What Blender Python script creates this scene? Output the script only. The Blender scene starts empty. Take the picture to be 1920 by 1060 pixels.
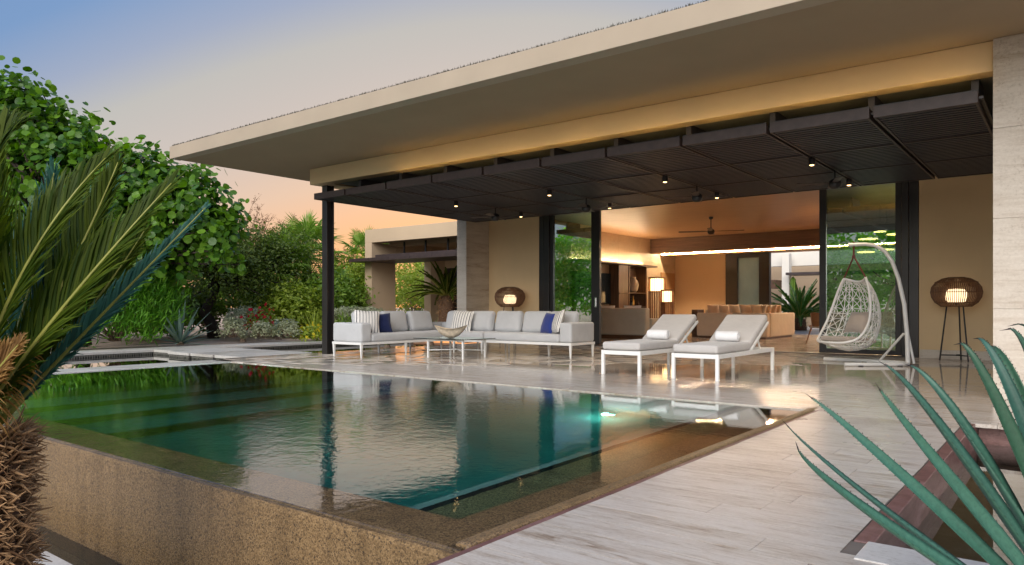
import bpy, bmesh, math, random
import numpy as np
from mathutils import Vector, Matrix, noise
R = math.radians
random.seed(7); np.random.seed(7)
scene = bpy.context.scene
COL = scene.collection

# ------------------------------------------------------------------ camera
cd = bpy.data.cameras.new('camera'); cam = bpy.data.objects.new('camera', cd); COL.objects.link(cam)
cam.location = (0, 0, 0.95); cam.rotation_euler = (R(90), 0, R(37.82))
cd.sensor_width = 36; cd.lens = 36 * 1359 / 1920; cd.shift_y = 46.5 / 1920
cd.clip_start = 0.05; cd.clip_end = 3000
scene.camera = cam
# ------------------------------------------------------------------ sky
world = bpy.data.worlds.new('World'); scene.world = world; world.use_nodes = True
wt = world.node_tree; wn = wt.nodes; wl = wt.links; wn.clear()
def WN(t, **k):
    n = wn.new(t)
    for a, b in k.items(): setattr(n, a, b)
    return n
tc = WN('ShaderNodeTexCoord'); nrm = WN('ShaderNodeVectorMath', operation='NORMALIZE'); wl.new(tc.outputs['Generated'], nrm.inputs[0])
sep = WN('ShaderNodeSeparateXYZ'); wl.new(nrm.outputs[0], sep.inputs[0])
flat = WN('ShaderNodeVectorMath', operation='MULTIPLY'); wl.new(nrm.outputs[0], flat.inputs[0]); flat.inputs[1].default_value = (1, 1, 0)
fln = WN('ShaderNodeVectorMath', operation='NORMALIZE'); wl.new(flat.outputs[0], fln.inputs[0])
dot = WN('ShaderNodeVectorMath', operation='DOT_PRODUCT'); wl.new(fln.outputs[0], dot.inputs[0]); dot.inputs[1].default_value = (-.59, .807, 0)
inv = WN('ShaderNodeMath', operation='SUBTRACT'); inv.inputs[0].default_value = 1; wl.new(dot.outputs['Value'], inv.inputs[1])
mn = WN('ShaderNodeMath', operation='MINIMUM'); wl.new(inv.outputs[0], mn.inputs[0]); mn.inputs[1].default_value = .3
mz = WN('ShaderNodeMath', operation='MAXIMUM'); wl.new(sep.outputs['Z'], mz.inputs[0]); mz.inputs[1].default_value = 0
ad = WN('ShaderNodeMath', operation='ADD'); wl.new(mz.outputs[0], ad.inputs[0]); wl.new(mn.outputs[0], ad.inputs[1])
sc_ = WN('ShaderNodeMath', operation='DIVIDE'); wl.new(ad.outputs[0], sc_.inputs[0]); sc_.inputs[1].default_value = 1.3
rmp = WN('ShaderNodeValToRGB'); wl.new(sc_.outputs[0], rmp.inputs[0])
def s2l(c): return tuple(((x / 255) / 12.92 if x / 255 < .04045 else ((x / 255 + .055) / 1.055) ** 2.4) for x in c)
stops = [(0, (247, 170, 118)), (.12, (245, 183, 138)), (.2, (226, 193, 170)), (.28, (204, 190, 183)), (.37, (190, 187, 183)),
         (.425, (158, 169, 193)), (.50, (120, 153, 197)), (.62, (112, 146, 196)), (.85, (150, 170, 210)), (1.3, (165, 180, 215))]
el = rmp.color_ramp.elements
el[0].position = 0; el[0].color = (*s2l(stops[0][1]), 1); el[1].position = 1; el[1].color = (*s2l(stops[-1][1]), 1)
for p, c in stops[1:-1]:
    e = el.new(p / 1.3); e.color = (*s2l(c), 1)
bg = WN('ShaderNodeBackground'); wl.new(rmp.outputs[0], bg.inputs['Color']); bg.inputs['Strength'].default_value = 0.46
# the low sun's own physical sky, added faintly
nish = WN('ShaderNodeTexSky', sky_type='NISHITA', sun_disc=False, sun_elevation=R(3), sun_rotation=R(-36))
bg2 = WN('ShaderNodeBackground'); wl.new(nish.outputs[0], bg2.inputs['Color']); bg2.inputs['Strength'].default_value = 0.006
adds = WN('ShaderNodeAddShader'); wl.new(bg.outputs[0], adds.inputs[0]); wl.new(bg2.outputs[0], adds.inputs[1])
wo = WN('ShaderNodeOutputWorld'); wl.new(adds.outputs[0], wo.inputs['Surface'])
# ------------------------------------------------------------------ soft after-glow sun
sl = bpy.data.lights.new('sun', 'SUN'); sl.energy = 2.05; sl.angle = R(60); sl.color = (1, .94, .87)
so = bpy.data.objects.new('sun', sl); COL.objects.link(so); so.location = (0, -20, 30)
so.rotation_euler = Vector((-.28, .85, -.45)).to_track_quat('-Z', 'Y').to_euler()
# ------------------------------------------------------------------ exposure / render
vs = scene.view_settings; vs.view_transform = 'Standard'; vs.look = 'None'; vs.exposure = 1.12; vs.gamma = 1; vs.use_curve_mapping = False
scene.render.engine = 'CYCLES'
cy = scene.cycles; cy.use_denoising = True; cy.max_bounces = 10; cy.diffuse_bounces = 4; cy.glossy_bounces = 5; cy.transmission_bounces = 8
cy.transparent_max_bounces = 12; cy.sample_clamp_indirect = 6; cy.caustics_reflective = False; cy.blur_glossy = 0.5
try: cy.denoiser = 'OPENIMAGEDENOISE'
except Exception: pass

# ================================================================== helpers
OFF = {}
def tag(o, label=None, cat=None, group=None, kind=None):
    if label: o['label'] = label
    if cat: o['category'] = cat
    if group: o['group'] = group
    if kind: o['kind'] = kind
    return o
def thing(name, label, cat, loc=(0, 0, 0), group=None, rz=0):
    o = bpy.data.objects.new(name, None); COL.objects.link(o); o.location = loc; o.rotation_euler = (0, 0, rz)
    o.empty_display_size = .1; OFF[o.name] = Vector(loc)
    return tag(o, label, cat, group)
def link(name, me, mat, parent=None):
    o = bpy.data.objects.new(name, me); COL.objects.link(o)
    if mat and not me.materials: me.materials.append(mat)
    if parent: o.parent = parent; OFF[o.name] = OFF.get(parent.name, Vector())
    else: OFF[o.name] = Vector()
    return o
def copy_tree(o, parent=None):
    c = o.copy(); COL.objects.link(c); c.parent = parent
    for ch in [x for x in KIDS.get(o.name, [])]: copy_tree(ch, c)
    return c
KIDS = {}
class MB:
    def __init__(s): s.v = []; s.f = []
    def add(s, vs, fs):
        n = len(s.v); s.v += [Vector(v) for v in vs]; s.f += [tuple(i + n for i in f) for f in fs]; return s
    def box(s, x0, x1, y0, y1, z0, z1):
        return s.add([(x0, y0, z0), (x1, y0, z0), (x1, y1, z0), (x0, y1, z0), (x0, y0, z1), (x1, y0, z1), (x1, y1, z1), (x0, y1, z1)],
                     [(0, 3, 2, 1), (4, 5, 6, 7), (0, 1, 5, 4), (1, 2, 6, 5), (2, 3, 7, 6), (3, 0, 4, 7)])
    def beam(s, p, q, w, h, up=(0, 0, 1)):
        p = Vector(p); q = Vector(q); t = (q - p).normalized(); up = Vector(up)
        a = t.cross(up)
        if a.length < 1e-4: a = t.cross(Vector((1, 0, 0)))
        a.normalize(); b = a.cross(t)
        c = [p + a * (i * w / 2) + b * (j * h / 2) for i, j in ((-1, -1), (1, -1), (1, 1), (-1, 1))]
        d = [x + (q - p) for x in c]
        return s.add(c + d, [(0, 1, 2, 3), (7, 6, 5, 4), (0, 4, 5, 1), (1, 5, 6, 2), (2, 6, 7, 3), (3, 7, 4, 0)])
    def tube(s, path, r, n=8, closed=False):
        path = [Vector(p) for p in path]; m = len(path); rs = r if isinstance(r, (list, tuple)) else [r] * m
        ts = []
        for i in range(m):
            a = path[i - 1] if (i or closed) else path[i]; b = path[(i + 1) % m] if (i < m - 1 or closed) else path[i]
            ts.append((b - a).normalized())
        u = ts[0].orthogonal().normalized(); vs = []
        for i in range(m):
            u = (u - ts[i] * u.dot(ts[i]))
            u = u.normalized() if u.length > 1e-6 else ts[i].orthogonal().normalized()
            w = ts[i].cross(u)
            for k in range(n):
                a = 2 * math.pi * k / n; vs.append(path[i] + (u * math.cos(a) + w * math.sin(a)) * rs[i])
        fs = []
        for i in range(m if closed else m - 1):
            for k in range(n):
                a = i * n + k; b = i * n + (k + 1) % n; j = ((i + 1) % m) * n
                fs.append((a, b, j + (k + 1) % n, j + k))
        if not closed: fs += [tuple(range(n - 1, -1, -1)), tuple((m - 1) * n + k for k in range(n))]
        return s.add(vs, fs)
    def lathe(s, prof, n=24, c=(0, 0, 0)):
        vs = []; fs = []; m = len(prof)
        for r, z in prof:
            for k in range(n):
                a = 2 * math.pi * k / n; vs.append((c[0] + r * math.cos(a), c[1] + r * math.sin(a), c[2] + z))
        for i in range(m - 1):
            for k in range(n):
                fs.append((i * n + k, i * n + (k + 1) % n, (i + 1) * n + (k + 1) % n, (i + 1) * n + k))
        if prof[0][0] > 1e-4: fs.append(tuple(range(n - 1, -1, -1)))
        if prof[-1][0] > 1e-4: fs.append(tuple((m - 1) * n + k for k in range(n)))
        return s.add(vs, fs)
    def rbox(s, x0, x1, y0, y1, z0, z1, r=.04, puff=0, ax=2, jit=0, seed=0):
        c = Vector(((x0 + x1) / 2, (y0 + y1) / 2, (z0 + z1) / 2)); h = [(x1 - x0) / 2, (y1 - y0) / 2, (z1 - z0) / 2]
        r = min(r, min(h) * .98); g = []
        for k in range(3):
            a = h[k]; l = [-a, -a + r * .3, -a + r * .65, -a + r]
            nmid = max(1, min(7, int(a * 2 / .09)))
            l += [(-a + r) + (2 * a - 2 * r) * i / (nmid + 1) for i in range(1, nmid + 1)]
            l += [a - r, a - r * .65, a - r * .3, a]; g.append(l)
        idx = {}; vs = []; fs = []
        def V(p):
            key = (round(p[0], 5), round(p[1], 5), round(p[2], 5))
            if key in idx: return idx[key]
            q = Vector([max(-(h[k] - r), min(h[k] - r, p[k])) for k in range(3)]); d = Vector(p) - q
            if d.length > 1e-9: q = q + d.normalized() * r
            if puff:
                o = [k for k in range(3) if k != ax]; m = 1
                for k in o: m *= max(0, 1 - (q[k] / h[k]) ** 2)
                q[ax] *= 1 + puff * m ** .6
            if jit:
                q = q + noise.noise_vector(q * 4 + Vector((seed, seed * 2, 0))) * jit
            idx[key] = len(vs); vs.append(q + c); return idx[key]
        for k in range(3):
            a, b = [(1, 2), (2, 0), (0, 1)][k]
            for sgn in (-1, 1):
                for i in range(len(g[a]) - 1):
                    for j in range(len(g[b]) - 1):
                        q = []
                        for ii, jj in ((i, j), (i + 1, j), (i + 1, j + 1), (i, j + 1)):
                            p = [0, 0, 0]; p[k] = sgn * h[k]; p[a] = g[a][ii]; p[b] = g[b][jj]; q.append(V(p))
                        fs.append(tuple(q if sgn > 0 else q[::-1]))
        return s.add(vs, fs)
    def pillow(s, w, h, t, n=12):
        vs = []; fs = []; m = n + 1
        for sg in (1, -1):
            for i in range(m):
                for j in range(m):
                    u = -1 + 2 * i / n; v = -1 + 2 * j / n
                    th = t / 2 * ((1 - u * u) * (1 - v * v)) ** .42
                    pin = 1 - .07 * (1 - abs(u) ** 3) * 0
                    x = u * w / 2 * (1 - .07 * (1 - v * v) ** 0 * 0 - .06 * (1 - abs(v)) * abs(u)); z = v * h / 2 * (1 - .06 * (1 - abs(u)) * abs(v))
                    vs.append((x, sg * th + .008 * noise.noise(Vector((u * 2, v * 2, w * 9 + sg))), z))
        for k in (0, 1):
            for i in range(n):
                for j in range(n):
                    a = k * m * m + i * m + j; q = (a, a + m, a + m + 1, a + 1); fs.append(q[::-1] if k == 1 else q)
        s.add(vs, fs); return s
    def xf(s, M):
        s.v = [M @ v for v in s.v]; return s
    def join(s, o): return s.add(o.v, o.f)
    def build(s, name, mat, parent=None, smooth=False, bevel=0, seg=2, auto=None, local=False):
        me = bpy.data.meshes.new(name)
        off = OFF.get(parent.name, Vector()) if (parent and not local) else Vector()
        me.from_pydata([v - off for v in s.v], [], s.f)
        if smooth:
            me.polygons.foreach_set('use_smooth', [True] * len(me.polygons))
            if auto is not None:
                try: me.set_sharp_from_angle(angle=R(auto))
                except Exception: pass
        me.update()
        o = link(name, me, mat, parent)
        if parent: KIDS.setdefault(parent.name, []).append(o)
        if bevel:
            b = o.modifiers.new('bevel', 'BEVEL'); b.width = bevel; b.segments = seg; b.limit_method = 'ANGLE'; b.angle_limit = R(40)
        return o
def bx(name, mat, parent, x0, x1, y0, y1, z0, z1, bevel=0.004, **k):
    return MB().box(x0, x1, y0, y1, z0, z1).build(name, mat, parent, bevel=bevel, **k)
def empty_part(name, parent):
    o = bpy.data.objects.new(name, None); COL.objects.link(o); o.parent = parent; o.empty_display_size = .1
    OFF[o.name] = OFF.get(parent.name, Vector()); KIDS.setdefault(parent.name, []).append(o); return o
def fast(name, V, F, mat, parent=None, smooth=False):
    V = np.asarray(V, dtype=np.float32).reshape(-1, 3); F = np.asarray(F, dtype=np.int32); k = F.shape[1]
    me = bpy.data.meshes.new(name); me.vertices.add(len(V)); me.vertices.foreach_set('co', V.ravel())
    me.loops.add(F.size); me.loops.foreach_set('vertex_index', F.ravel())
    me.polygons.add(len(F)); me.polygons.foreach_set('loop_start', np.arange(0, F.size, k, dtype=np.int32))
    try: me.polygons.foreach_set('loop_total', np.full(len(F), k, dtype=np.int32))
    except Exception: pass
    if smooth: me.polygons.foreach_set('use_smooth', np.ones(len(F), dtype=bool))
    me.update(calc_edges=True); me.validate()
    o = link(name, me, mat, parent)
    if parent: KIDS.setdefault(parent.name, []).append(o)
    return o

# ================================================================== materials
MATS = {}
class NT:
    def __init__(s, name):
        s.m = bpy.data.materials.new(name); s.m.use_nodes = True; s.t = s.m.node_tree; s.n = s.t.nodes; s.l = s.t.links
        s.b = s.n.get('Principled BSDF'); s.out = s.n.get('Material Output'); MATS[name] = s.m
    def N(s, t, **k):
        n = s.n.new(t)
        for a, b in k.items():
            if a == 'inp':
                for i, v in b.items(): n.inputs[i].default_value = v
            else: setattr(n, a, b)
        return n
    def L(s, a, b): s.l.new(a, b)
    def noise(s, vec=None, scale=5, detail=6, rough=.55, dist=0):
        n = s.N('ShaderNodeTexNoise', inp={'Scale': scale, 'Detail': detail, 'Roughness': rough, 'Distortion': dist})
        if vec is not None: s.L(vec, n.inputs['Vector'])
        return n
    def ramp(s, fac, stops):
        r = s.N('ShaderNodeValToRGB'); s.L(fac, r.inputs[0]); e = r.color_ramp.elements
        e[0].position = stops[0][0]; e[0].color = (*stops[0][1], 1); e[1].position = stops[-1][0]; e[1].color = (*stops[-1][1], 1)
        for p, c in stops[1:-1]: x = e.new(p); x.color = (*c, 1)
        return r
    def bump(s, h, strength=.2, dist=.01, normal=None):
        b = s.N('ShaderNodeBump', inp={'Strength': strength, 'Distance': dist}); s.L(h, b.inputs['Height'])
        if normal is not None: s.L(normal, b.inputs['Normal'])
        return b
    def math(s, op, a, b=None):
        n = s.N('ShaderNodeMath', operation=op)
        for i, x in enumerate((a, b)):
            if x is None: continue
            if isinstance(x, (int, float)): n.inputs[i].default_value = x
            else: s.L(x, n.inputs[i])
        return n.outputs[0]
    def pos(s, scale=(1, 1, 1), obj=False):
        if obj: o = s.N('ShaderNodeTexCoord').outputs['Object']
        else: o = s.N('ShaderNodeNewGeometry').outputs['Position']
        m = s.N('ShaderNodeVectorMath', operation='MULTIPLY'); s.L(o, m.inputs[0]); m.inputs[1].default_value = scale
        return m.outputs[0]
def plain(name, c, rough=.5, var=.12, scale=6, metal=0, bump=.0, bscale=60, obj=False, spec=.5, coat=0):
    t = NT(name); v = t.pos(obj=obj); n = t.noise(v, scale, 5)
    lo = tuple(x * (1 - var) for x in c); hi = tuple(min(1, x * (1 + var)) for x in c)
    r = t.ramp(n.outputs['Fac'], [(.3, lo), (.7, hi)]); t.L(r.outputs[0], t.b.inputs['Base Color'])
    t.b.inputs['Roughness'].default_value = rough; t.b.inputs['Metallic'].default_value = metal
    t.b.inputs['Specular IOR Level'].default_value = spec; t.b.inputs['Coat Weight'].default_value = coat
    if bump:
        n2 = t.noise(v, bscale, 4); b = t.bump(n2.outputs['Fac'], bump, .01); t.L(b.outputs[0], t.b.inputs['Normal'])
    return t.m
def travertine(name, stops, axis_scale, rough=(.1, .25), obj_rand=True, bump=.08, vein=1.0, ygloss=False, jit=.12):
    t = NT(name); g = t.N('ShaderNodeNewGeometry'); oi = t.N('ShaderNodeObjectInfo')
    rnd = t.math('FRACT', t.math('ADD', t.math('MULTIPLY', g.outputs['Random Per Island'], 3.7), t.math('MULTIPLY', oi.outputs['Random'], 7.3)))
    sc = t.N('ShaderNodeVectorMath', operation='MULTIPLY'); t.L(g.outputs['Position'], sc.inputs[0]); sc.inputs[1].default_value = axis_scale
    off = t.N('ShaderNodeCombineXYZ'); t.L(t.math('MULTIPLY', rnd, 43 if obj_rand else 0), off.inputs[0]); t.L(t.math('MULTIPLY', rnd, 17 if obj_rand else 0), off.inputs[1]); t.L(t.math('MULTIPLY', rnd, 29 if obj_rand else 0), off.inputs[2])
    v = t.N('ShaderNodeVectorMath', operation='ADD'); t.L(sc.outputs[0], v.inputs[0]); t.L(off.outputs[0], v.inputs[1])
    n1 = t.noise(v.outputs[0], 1, 9, .68, .8); n2 = t.noise(v.outputs[0], 5.5, 8, .75, .5)
    f = t.math('ADD', t.math('MULTIPLY', n1.outputs['Fac'], .6), t.math('MULTIPLY', n2.outputs['Fac'], .4))
    f = t.math('ADD', f, t.math('MULTIPLY', t.math('SUBTRACT', rnd, .5), jit if obj_rand else 0))
    r = t.ramp(f, stops)
    sp = t.noise(t.pos((1, 2.2, 1)), 42, 5, .7); pt = t.noise(t.pos(), 1.1, 4); mxx = t.N('ShaderNodeMix', data_type='RGBA', blend_type='MULTIPLY'); mxx.inputs[0].default_value = 1
    rs_ = t.ramp(t.math('ADD', t.math('MULTIPLY', sp.outputs['Fac'], .6), t.math('MULTIPLY', pt.outputs['Fac'], .4)), [(.34, (.62, .57, .52)), (.45, (.95, .93, .91)), (.62, (1.06, 1.05, 1.04))])
    t.L(r.outputs[0], mxx.inputs[6]); t.L(rs_.outputs[0], mxx.inputs[7]); t.L(mxx.outputs[2], t.b.inputs['Base Color'])
    n3 = t.noise(t.pos((1.3, 1.3, 1.3)), 1.0, 4)
    mr = t.N('ShaderNodeMapRange', inp={1: .3, 2: .7, 3: rough[0], 4: rough[1]}); t.L(n3.outputs['Fac'], mr.inputs[0])
    if ygloss:   # honed in the open, polished under the roof
        sy = t.N('ShaderNodeSeparateXYZ'); t.L(g.outputs['Position'], sy.inputs[0]); hy = t.N('ShaderNodeMapRange', inp={1: 6.6, 2: 9.6, 3: .24, 4: .0}); t.L(sy.outputs[1], hy.inputs[0]); t.L(t.math('ADD', mr.outputs[0], hy.outputs[0]), t.b.inputs['Roughness'])
    else: t.L(mr.outputs[0], t.b.inputs['Roughness'])
    b = t.bump(f, bump, .01)
    t.L(b.outputs[0], t.b.inputs['Normal']); t.b.inputs['IOR'].default_value = 1.5
    return t.m
M = {}
TS = [(.33, (.19, .13, .09)), (.405, (.37, .30, .235)), (.46, (.50, .44, .375)), (.53, (.575, .525, .465)), (.68, (.64, .60, .545))]
M['plank'] = travertine('travertine_plank', TS, (2.6, 22, 3), (.03, .08), True, .012, ygloss=True, jit=.06)
M['coping'] = travertine('travertine_coping', [(.3, (.45, .42, .38)), (.5, (.62, .6, .56)), (.75, (.7, .68, .65))], (1.5, 3, 3), (.25, .4), True, .05)
M['stone'] = travertine('travertine_wall', [(.3, (.34, .27, .20)), (.39, (.46, .395, .32)), (.5, (.56, .505, .43)), (.7, (.62, .57, .50))], (.55, .55, 5.0), (.45, .6), True, .12)
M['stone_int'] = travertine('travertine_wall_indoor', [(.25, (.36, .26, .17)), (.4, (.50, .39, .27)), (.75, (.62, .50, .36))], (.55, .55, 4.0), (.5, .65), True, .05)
M['redstone'] = travertine('channel_red_stone', [(.3, (.08, .035, .03)), (.45, (.18, .085, .075)), (.6, (.28, .16, .15)), (.75, (.45, .36, .36))], (2, 2, 9), (.35, .5), True, .15)
M['grout'] = plain('stone_grout', (.16, .13, .105), .9, .2, 8)
M['plaster'] = plain('tan_plaster', (.70, .52, .30), .8, .05, 1.2, bump=.06, bscale=140)
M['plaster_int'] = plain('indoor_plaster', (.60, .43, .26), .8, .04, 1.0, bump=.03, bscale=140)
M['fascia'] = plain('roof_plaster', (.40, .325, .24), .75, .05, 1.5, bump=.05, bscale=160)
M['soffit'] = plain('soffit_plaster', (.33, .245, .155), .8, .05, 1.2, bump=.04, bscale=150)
M['pav'] = plain('pavilion_plaster', (.52, .39, .255), .8, .06, .9, bump=.05, bscale=90)
M['white_pl'] = plain('white_plaster', (.72, .68, .60), .8, .04, 1)
M['darkceil'] = plain('shaded_ceiling', (.27, .275, .24), .7, .15, 2)  # shade above the canopy panels is put into this darker ceiling colour
M['bronze'] = plain('dark_bronze', (.022, .019, .018), .38, .2, 3, metal=.0, spec=.5)
M['panelm'] = plain('dark_stained_wood', (.048, .032, .029), .45, .25, 9, bump=.08, bscale=40)
M['slatm'] = plain('dark_slat', (.034, .031, .037), .45, .2, 5)
M['white'] = plain('white_powdercoat', (.78, .78, .76), .35, .03, 4)
M['black'] = plain('black_plastic', (.012, .012, .013), .4, .1)
M['red_strap'] = plain('brown_leather', (.14, .035, .02), .55, .2, 20)
M['chrome'] = plain('brushed_steel', (.5, .5, .5), .25, .05, metal=1)
M['darkstrip'] = plain('dark_edge_line', (.018, .016, .012), .4, .2)  # near-black strips along the bench and step edges
M['bowl'] = plain('bleached_wood_bowl', (.76, .64, .48), .6, .3, 14, bump=.3, bscale=30)
M['vase'] = plain('clay_vase', (.50, .42, .34), .6, .1, 8)
M['tv'] = plain('screen_glass', (.006, .012, .018), .1, .05)
M['book'] = plain('blue_object', (.02, .05, .28), .5, .1)
M['leather'] = plain('brown_leather_cushion', (.45, .31, .20), .45, .1, 6)
M['rope'] = plain('woven_white', (.80, .80, .77), .5, .04, 9)
M['gold'] = plain('brass', (.7, .45, .16), .3, .1, metal=1)
def wood(name, c1, c2, sc=(1, 12, 12), rough=.35, bump=.05, board=None, coat=0):
    t = NT(name); v = t.pos(sc); n = t.noise(v, 1.2, 8, .65, 1.2)
    r = t.ramp(n.outputs['Fac'], [(.3, c1), (.7, c2)]); t.L(r.outputs[0], t.b.inputs['Base Color']); t.b.inputs['Roughness'].default_value = rough
    b = t.bump(n.outputs['Fac'], bump, .01); t.L(b.outputs[0], t.b.inputs['Normal']); t.b.inputs['Coat Weight'].default_value = coat; t.b.inputs['Coat Roughness'].default_value = .2
    return t.m
M['ceilwood'] = wood('ceiling_board_wood', (.34, .175, .075), (.50, .29, .145), (.7, 14, 5), .36, .04)
M['walnut'] = wood('walnut_wood', (.055, .026, .014), (.13, .065, .035), (2, 2, 12), .4)
M['walnut_v'] = wood('walnut_wood_vertical', (.07, .034, .018), (.20, .105, .055), (14, 14, .8), .4)
M['beamw'] = wood('beam_wood', (.075, .036, .02), (.15, .08, .048), (.8, 9, 16), .45)
M['doorwood'] = wood('door_wood', (.30, .16, .07), (.42, .24, .11), (12, 12, .8), .4)
M['oak'] = wood('chair_wood', (.2, .09, .04), (.32, .16, .075), (4, 4, 4), .4)
def fabric(name, c, var=.06):
    t = NT(name); v = t.pos(obj=False); n = t.noise(v, 3, 4); n2 = t.noise(v, 420, 2)
    lo = tuple(x * (1 - var) for x in c); hi = tuple(x * (1 + var) for x in c)
    r = t.ramp(n.outputs['Fac'], [(.3, lo), (.7, hi)]); t.L(r.outputs[0], t.b.inputs['Base Color']); t.b.inputs['Roughness'].default_value = .9
    t.b.inputs['Specular IOR Level'].default_value = .2; t.b.inputs['Sheen Weight'].default_value = .25
    n3 = t.noise(v, 6, 4)
    b1 = t.bump(n3.outputs['Fac'], .45, .025); b = t.bump(n2.outputs['Fac'], .15, .002, b1.outputs[0]); t.L(b.outputs[0], t.b.inputs['Normal']); return t.m
M['grey'] = fabric('grey_outdoor_fabric', (.50, .51, .52)); M['warmgrey'] = fabric('warm_grey_fabric', (.50, .48, .46))
M['navy'] = fabric('navy_fabric', (.009, .016, .065)); M['blue'] = fabric('royal_blue_fabric', (.022, .04, .20)); M['towel'] = fabric('white_terry', (.78, .78, .78))
M['sofagrey'] = fabric('indoor_grey_fabric', (.40, .37, .31)); M['sofatan'] = fabric('indoor_tan_fabric', (.52, .42, .32)); M['beige'] = fabric('beige_fabric', (.42, .36, .31))
def stripes(name, freq, ph):
    t = NT(name); x = t.N('ShaderNodeSeparateXYZ'); t.L(t.N('ShaderNodeTexCoord').outputs['Object'], x.inputs[0])
    f = t.math('FRACT', t.math('ADD', t.math('MULTIPLY', x.outputs[0], freq), ph))
    r = t.ramp(f, [(0, (.76, .74, .70)), (.38, (.015, .02, .045)), (.6, (.76, .74, .70)), (.84, (.10, .10, .12)), (.9, (.76, .74, .70))])
    r.color_ramp.interpolation = 'CONSTANT'; t.L(r.outputs[0], t.b.inputs['Base Color']); t.b.inputs['Roughness'].default_value = .9
    n = t.noise(t.pos(), 300, 2); b = t.bump(n.outputs['Fac'], .2, .002); t.L(b.outputs[0], t.b.inputs['Normal']); return t.m
M['stripe'] = stripes('striped_fabric', 17, .1)
def pebble(name, dark=1.0):
    t = NT(name); v = t.pos(); vo = t.N('ShaderNodeTexVoronoi', inp={'Scale': 150}); t.L(v, vo.inputs['Vector'])
    c = t.N('ShaderNodeSeparateColor'); t.L(vo.outputs['Color'], c.inputs[0])
    r = t.ramp(c.outputs[0], [(0, tuple(x * dark for x in (.05, .034, .02))), (.14, tuple(x * dark for x in (.13, .08, .036))), (.5, tuple(x * dark for x in (.215, .135, .06))), (1, tuple(x * dark for x in (.31, .205, .10)))])
    n = t.noise(v, 1.2, 5); mx = t.N('ShaderNodeMix', data_type='RGBA', blend_type='MULTIPLY'); mx.inputs[0].default_value = .6
    r2 = t.ramp(n.outputs['Fac'], [(.3, (.86, .84, .82)), (.7, (1, .98, .95))]); t.L(r.outputs[0], mx.inputs[6]); t.L(r2.outputs[0], mx.inputs[7]); t.L(mx.outputs[2], t.b.inputs['Base Color'])
    stn = t.noise(t.pos((5, 5, .5)), 1, 5, .6); r3 = t.ramp(stn.outputs['Fac'], [(.32, (.66, .64, .6)), (.5, (1, 1, 1)), (.75, (1.08, 1.06, 1.02))]); m3 = t.N('ShaderNodeMix', data_type='RGBA', blend_type='MULTIPLY'); m3.inputs[0].default_value = .75; t.L(mx.outputs[2], m3.inputs[6]); t.L(r3.outputs[0], m3.inputs[7]); t.L(m3.outputs[2], t.b.inputs['Base Color'])
    t.b.inputs['Roughness'].default_value = .38; b = t.bump(vo.outputs['Distance'], .28, .006); b.invert = True; t.L(b.outputs[0], t.b.inputs['Normal']); return t.m
M['pebble'] = pebble('pebble_plaster'); M['pebble_lit'] = pebble('lightened_submerged_pebble', 1.9); M['pebble_pale'] = plain('pale_pool_plaster', (.44, .53, .47), .6, .12, 3, bump=.1, bscale=80)  # submerged copy: same pebble, colour lightened to offset the dimming under water
def mosaic():
    t = NT('dark_mosaic'); g = t.N('ShaderNodeNewGeometry'); s_ = t.N('ShaderNodeSeparateXYZ'); t.L(g.outputs['Position'], s_.inputs[0])
    cb = t.N('ShaderNodeCombineXYZ'); t.L(t.math('ADD', s_.outputs[0], s_.outputs[1]), cb.inputs[0]); t.L(s_.outputs[2], cb.inputs[1])
    br = t.N('ShaderNodeTexBrick', inp={'Scale': 1, 'Brick Width': .05, 'Row Height': .04, 'Mortar Size': .005, 'Color1': (.02, .02, .017, 1), 'Color2': (.075, .07, .06, 1), 'Mortar': (.26, .25, .22, 1)}); br.offset = 0
    t.L(cb.outputs[0], br.inputs['Vector']); t.L(br.outputs['Color'], t.b.inputs['Base Color']); t.b.inputs['Roughness'].default_value = .25; return t.m
M['mosaic'] = mosaic()
def ground_mat():
    t = NT('gravel_soil'); v = t.pos(); n = t.noise(v, .7, 6); n2 = t.noise(v, 28, 5, .7)
    f = t.math('ADD', t.math('MULTIPLY', n.outputs['Fac'], .4), t.math('MULTIPLY', n2.outputs['Fac'], .6))
    r = t.ramp(f, [(.3, (.30, .19, .125)), (.5, (.58, .42, .30)), (.68, (.70, .54, .41))]); t.L(r.outputs[0], t.b.inputs['Base Color']); t.b.inputs['Roughness'].default_value = .95
    b = t.bump(n2.outputs['Fac'], .8, .04); t.L(b.outputs[0], t.b.inputs['Normal']); return t.m
M['ground'] = ground_mat()
def glassmat(name, tint=(.9, .96, .93), refl=.35):
    t = NT(name); t.n.remove(t.b)
    tr = t.N('ShaderNodeBsdfTransparent'); tr.inputs[0].default_value = (*tint, 1); gl = t.N('ShaderNodeBsdfGlossy'); gl.inputs['Roughness'].default_value = .01; gl.inputs[0].default_value = (.85, .95, .9, 1)
    fr = t.N('ShaderNodeFresnel', inp={'IOR': 1.5}); f = t.math('MINIMUM', t.math('ADD', t.math('MULTIPLY', fr.outputs[0], 1.7), refl), .95)
    mx = t.N('ShaderNodeMixShader'); t.L(f, mx.inputs[0]); t.L(tr.outputs[0], mx.inputs[1]); t.L(gl.outputs[0], mx.inputs[2]); t.L(mx.outputs[0], t.out.inputs['Surface']); return t.m
M['glass'] = glassmat('coated_glass', (.55, .68, .6), .42); M['tglass'] = glassmat('smoked_glass', (.28, .29, .29), .05)
t = NT('frosted_glass'); t.b.inputs['Base Color'].default_value = (.42, .48, .36, 1); t.b.inputs['Roughness'].default_value = .25
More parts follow.
